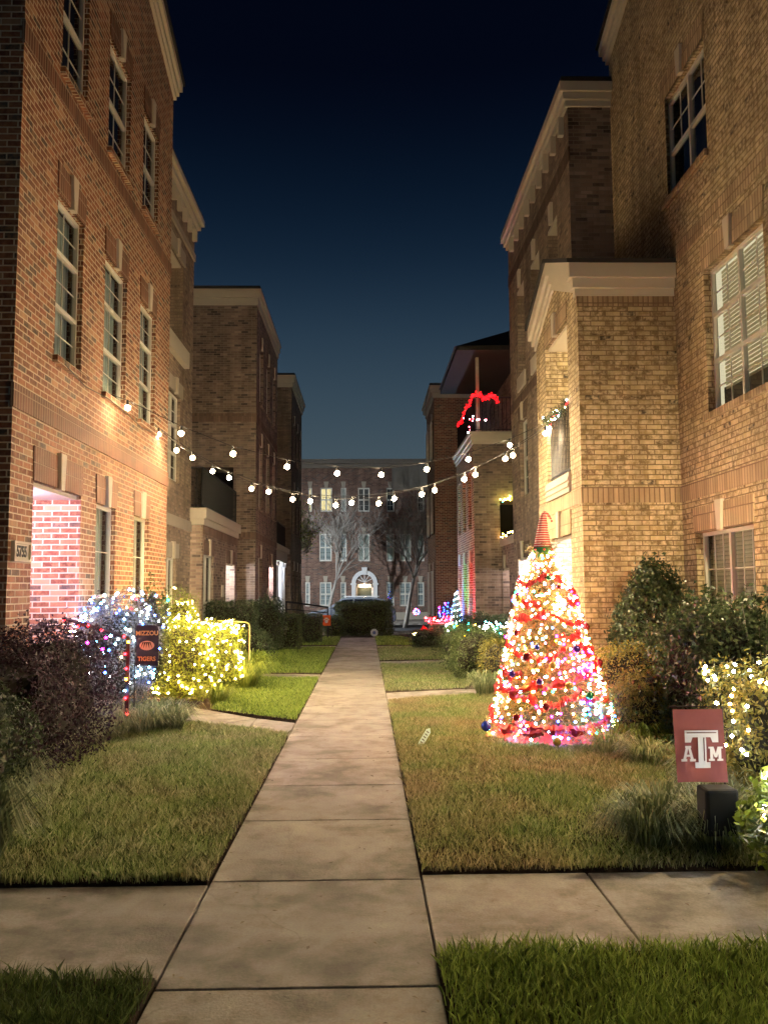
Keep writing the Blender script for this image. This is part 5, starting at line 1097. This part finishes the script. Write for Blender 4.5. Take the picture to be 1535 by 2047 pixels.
p0, p1, p2 = at(572, 1203, 27), at(655, 1214, 29.5), at(657, 1232, 29.5); q0, q1 = at(572, 1218, 27), at(655, 1225, 29.5); m_ = MB(); m_.tube([p0, p1, (p1.x, p1.y, 0)], .03, 6); m_.tube([q0, q1], .022, 6); m_.tube([(p0.x, p0.y, 0), p0], .03, 6); m_.build('rails', M_black, rr)
# round yard sign
ys_ = at(748, 1265, 30.2); ysn = empty('yard_sign', (ys_.x, 30.2, 0), 'small pale octagonal yard sign in front of the end hedge', 'sign'); R0 = .135
def ngon(r, y_, n=8, ph=math.pi / 8): return [(ys_.x + r * math.cos(ph + 2 * math.pi * i / n), y_, ys_.z + r * math.sin(ph + 2 * math.pi * i / n)) for i in range(n)]
m_ = MB(); m_.prism(ngon(R0, 30.20), ngon(R0, 30.22)); m_.build('plate', plain('sign_blue_grey', (.45, .5, .55), .5), ysn); m_ = MB(); m_.prism(ngon(R0 * .45, 30.185), ngon(R0 * .45, 30.2)); m_.build('shield', plain('sign_blue', (.08, .12, .3), .5), ysn); m_ = MB(); m_.box(ys_.x - .01, ys_.x + .01, 30.225, 30.235, 0, ys_.z); m_.build('stake', M_stone, ysn)
# tilted lawn marker
lm = empty('lawn_marker', PZ(830, 1497), 'small pale teal tag leaning on a stake in the right lawn', 'marker'); p0 = PZ(830, 1497); y_ = p0.y; a1, a2 = at(862, 1461, y_), at(838, 1493, y_); v = (a1 - a2); nrm = Vector((-v.z, 0, v.x)).normalized() * .028
M_tag = plain('teal_tag', (.55, .78, .70), .5); m_ = MB(); a1 = a1 + Vector((0, .16, 0)); v = a1 - a2; P_ = [a2 + nrm, a2 - nrm, a1 - nrm - v * .15, a1, a1 + nrm - v * .15]; m_.prism(P_, [p + Vector((0, .006, 0)) for p in P_]); m_.build('tag_plate', M_tag, lm)
m_ = MB(); m_.tube([p0, a2 + v * .2], .004, 5); m_.build('stake', M_white, lm)
lt = MB()
for i in range(5): p = a2 + v * (.2 + .14 * i) + Vector((0, -.001, 0)); lt.prism([p + nrm * .6, p + nrm * -.5, p + nrm * -.5 + v * .05, p + nrm * .6 + v * .05], [q_ + Vector((0, -.002, 0)) for q_ in (p + nrm * .6, p + nrm * -.5, p + nrm * -.5 + v * .05, p + nrm * .6 + v * .05)])
lt.build('print_lines', M_door, lm)
# utility box
ub = MB(); a = at(1411, 1580, 5.25); ub.box(a.x, a.x + .20, 5.25, 5.42, .14, a.z); ub.box(a.x + .07, a.x + .11, 5.31, 5.35, 0, .10); tag(ub.build('utility_box', plain('grey_green_metal', (.008, .009, .008), .8), bevel=.03), 'small dark grey utility box on a stake beside the bright bottom right shrub', 'utility box')
# brick planter with red lights
pla = at(885, 1290, 24.8); pt_ = empty('brick_planter', (pla.x, 24.8, 0), 'small square brick planter topped with red lights', 'planter'); m_ = MB(); m_.box(pla.x - .28, pla.x + .28, 24.5, 25.05, 0, .60); m_.build('body', B_dark, pt_); m_ = MB(); m_.box(pla.x - .33, pla.x + .33, 24.45, 25.1, .60, .66); m_.build('rim', M_stone, pt_)
lights('fairy_lights', 'thick red lights heaped on the brick planter', 'string lights', np.array([[pla.x + rng.uniform(-.5, .28), 24.6 + rng.uniform(-.1, .3), .74 + rng.uniform(-.06, .10)] for _ in range(46)]), ['red', 'red', 'pink'], .017, LED * .9)
rb = empty('red_bow', (at(857, 1265, 24.9).x, 24.9, .4), 'glossy red bow hanging left of the brick planter', 'bow'); bx = at(857, 1262, 24.9)
for s in (-1, 1):
    m_ = MB(); m_.tube([(bx.x, 24.9, bx.z), (bx.x + s * .16, 24.88, bx.z + .13), (bx.x + s * .24, 24.86, bx.z), (bx.x + s * .14, 24.88, bx.z - .10), (bx.x, 24.9, bx.z)], [.02, .05, .06, .05, .02], 8); m_.build('loop', M_red, rb, smooth=True)
m_ = MB(); m_.ball((bx.x, 24.88, bx.z), .05, 8); m_.build('knot', M_red, rb, smooth=True)
# blue lit small tree, blue wire balls
bt = at(912, 1190, 24.6); bt_ = empty('small_lit_tree', (bt.x, 24.6, .4), 'little cone tree of blue lights in front of the uplit bay', 'ornament tree'); m_ = MB(); m_.lathe((bt.x, 24.6, .6), [(.17, 0), (.14, .35), (.03, .95)], 10); m_.build('cone', L_dkgreen, bt_); m_ = MB(); m_.tube([(bt.x, 24.6, 0), (bt.x, 24.6, .65)], .03, 6); m_.build('stand', M_black, bt_)
lights('fairy_lights', 'blue and white lights on the little cone tree', 'string lights', np.array([[bt.x + (.19 - .16 * t) * math.cos(a), 24.6 + (.19 - .16 * t) * math.sin(a), .6 + .95 * t] for t, a in zip(np.linspace(0, 1, 60), np.linspace(0, 38, 60))]), ['blue', 'blue', 'icy', 'white'], .016, LED)
def wireball(px, py, Y, r, label, colr):
    c = at(px, py, Y); P_ = rng.normal(0, 1, (46, 3)); P_ /= np.linalg.norm(P_, axis=1)[:, None]; lights('light_ball', label, 'light ball', np.array(c[:]) + P_ * r, colr, .013, LED * .3, wr=.004)
wireball(893, 1222, 25.2, .24, 'blue violet wire ball of lights above the brick planter', ['blue', 'magenta', 'blue'])
wireball(832, 1223, 33, .12, 'small far violet light ball right of the end hedge', ['blue', 'pink'])
# uplights on the far bay: three coloured spots on the ground
def spot(label, x, y_, col, st, aim):
    root = empty('garden_spotlight', (x, y_, 0), label, 'spotlight', 'coloured uplights at the far bay'); m_ = MB(); m_.tube([(x, y_, 0), (x, y_, .14)], .012, 6); m_.build('stake', M_black, root)
    d = (Vector(aim) - Vector((x, y_, .2))).normalized(); m_ = MB(); m_.tube([Vector((x, y_, .2)) - d * .05, Vector((x, y_, .2)) + d * .06], [.045, .06], 12, caps=False); m_.build('housing', M_black, root)
    L = bpy.data.lights.new('spot_beam', 'SPOT'); L.energy = st; L.color = col; L.spot_size = math.radians(75); L.spot_blend = .6; L.shadow_soft_size = .03; o = bpy.data.objects.new('spot_beam', L); COL.objects.link(o); o.parent = root; p = Vector((x, y_, .2)) + d * .08; o.location = p - root.location; o.rotation_euler = d.to_track_quat('-Z', 'Y').to_euler(); return root
spot('red uplight at the near end of the far bay', 2.45, 24.0, (1, .02, .02), 420, (2.85, 24.0, 2.2)); spot('green uplight under the middle of the far bay', 2.45, 25.6, (.03, 1, .3), 360, (2.85, 25.6, 2.3)); spot('blue uplight at the far end of the far bay', 2.45, 26.6, (.03, .15, 1), 450, (2.85, 26.4, 1.4)); spot('pale uplight at the last window of the far bay', 2.45, 27.3, (.85, .7, 1), 350, (2.85, 27.3, 2.0))
# --- parked car
YC = 47.6; cl_ = at(617, 1215, YC).x; car = empty('parked_car', (cl_ + 2.35, YC, -.39), 'dark silver hatchback parked across the path end behind the hedge', 'car')
M_car = NT('car_paint'); M_car = M_car.done(M_car.bsdf((.26, .29, .34), .22, spec=.6, metal=.5).outputs[0]); M_cg = NT('car_glass'); M_cg = M_cg.done(M_cg.bsdf((.01, .012, .015), .05, spec=.9).outputs[0]); M_tyre = plain('tyre_rubber', (.015, .015, .015), .9)
z0 = -.39
prof = [(0, .45), (.02, .72), (.12, .84), (1.10, 1.0), (1.15, 1.02), (4.45, 1.04), (4.66, .95), (4.70, .5), (4.6, .28), (.12, .25)]
bm = MB(); bm.prism([(cl_ + x, YC - .9, z0 + z_) for x, z_ in prof], [(cl_ + x, YC + .9, z0 + z_) for x, z_ in prof]); bm.build('body', M_car, car, bevel=.05)
top = [(1.05, 1.03, .82), (1.80, 1.55, .62), (2.2, 1.63, .60), (3.5, 1.62, .60), (4.15, 1.48, .64), (4.55, 1.04, .80)]
gm = MB(); gm.prism([(cl_ + x, YC - w_, z0 + z_) for x, z_, w_ in top], [(cl_ + x, YC + w_, z0 + z_) for x, z_, w_ in top]); gm.build('cabin', M_car, car, bevel=.03)
def sidewin(pts, nm):
    m_ = MB(); P_ = []
    for x, z_ in pts: w_ = .83 - (z_ - 1.03) / .6 * .22; P_.append((cl_ + x, YC - w_ - .02, z0 + z_))
    m_.prism(P_, [(p[0], p[1] + .03, p[2]) for p in P_]); m_.build(nm, M_cg, car)
sidewin([(1.32, 1.08), (2.35, 1.08), (2.38, 1.52), (1.86, 1.50)], 'window'); sidewin([(2.48, 1.08), (3.45, 1.08), (3.42, 1.52), (2.48, 1.53)], 'window'); sidewin([(3.54, 1.08), (4.25, 1.12), (3.98, 1.44), (3.52, 1.52)], 'window')
m_ = MB(); m_.box(cl_ + 1.9, cl_ + 3.8, YC - .56, YC - .52, z0 + 1.65, z0 + 1.69); m_.build('roof_rail', M_white, car); m_ = MB(); m_.box(cl_ + 1.25, cl_ + 1.45, YC - 1.05, YC - .88, z0 + 1.05, z0 + 1.17); m_.build('mirror', M_car, car, bevel=.03)
for x in (.85, 3.8):
    for s in (-1, 1):
        wh = empty('wheel', (0, 0, 0), None, None); wh.parent = car; m_ = MB(); yy = YC + s * .83; m_.tube([(cl_ + x, yy - .11, z0 + .33), (cl_ + x, yy + .11, z0 + .33)], .33, 20); m_.build('tyre', M_tyre, wh); m_ = MB(); m_.tube([(cl_ + x, yy - .12, z0 + .33), (cl_ + x, yy + .12, z0 + .33)], .2, 10); m_.build('rim', M_stone, wh)
m_ = MB(); m_.box(cl_ - .01, cl_ + .1, YC - .85, YC - .55, z0 + .62, z0 + .76); m_.build('headlight', M_white, car)
# --- street lamp round the corner that lights the far street
def street_lamp(x, y_, h, label, st, col):
    root = empty('street_lamp', (x, y_, -.3), label, 'street lamp'); m_ = MB(); m_.tube([(x, y_, -.3), (x, y_, h)], [.09, .05], 10); m_.build('pole', M_black, root); m_ = MB(); m_.lathe((x, y_, h + .1), [(.02, .2), (.22, .12), (.30, -.02), (.28, -.02), (.2, .08)], 12); m_.build('hood', M_black, root)  # deep hood added so the top of the far facade stays dark
    m_ = MB(); m_.ball((x, y_, h + .02), .10, 8); m_.build('lamp_globe', emis('street_lamp_glow', col, st), root)
street_lamp(-7.6, 44.3, 4.6, 'cool white street lamp round the left corner of the far street', 22000, (.84, .92, 1.0))

# fallen leaves on the walks
n = 240; C = np.c_[np.where(rng.random(n) < .5, XL + np.abs(rng.normal(0, .25, n)), XR - np.abs(rng.normal(0, .25, n))), rng.uniform(2.5, 16, n), np.full(n, .006)]
C2 = np.c_[rng.uniform(-2.5, 2.4, 60), rng.uniform(4.05, 4.9, 60), np.full(60, .005)]; C = np.vstack([C, C2])
o = leaves('fallen_leaves', C, np.tile([0, 0, 1.], (len(C), 1)), .028, .013, leafmat('dry_leaf', [(0, (.05, .03, .015)), (.6, (.14, .09, .04)), (1, (.25, .18, .09))], .1), None, .12); tag(o, 'small dry leaves scattered along the walk edges', 'fallen leaves', kind='stuff')

# --- unseen lantern added to explain light on the bay side; hood cuts upward light
def lantern(label, x, y_, z, st, col, side):
    root = empty('unseen_lantern', (x, y_, z), label, 'wall lamp'); m_ = MB(); m_.box(x - .02 * side, x, y_ - .06, y_ + .06, z - .12, z + .12); m_.build('back_plate', M_black, root); cx2 = x - .22 * side
    m_ = MB(); m_.tube([(x - .02 * side, y_, z + .08), (cx2, y_, z + .16)], .01, 6); m_.lathe((cx2, y_, z), [(.02, .15), (.14, .05), (.135, .04), (.01, .09)], 6); m_.build('hood', M_black, root); m_ = MB(); m_.ball((cx2, y_, z), .045, 8, sz=1.3); m_.build('lamp_globe', emis('lantern_glow', col, st), root)
lantern('unseen black wall lantern on the near right wall', 4.2, 6.9, 2.9, 5200, (1, .76, .42), 1)
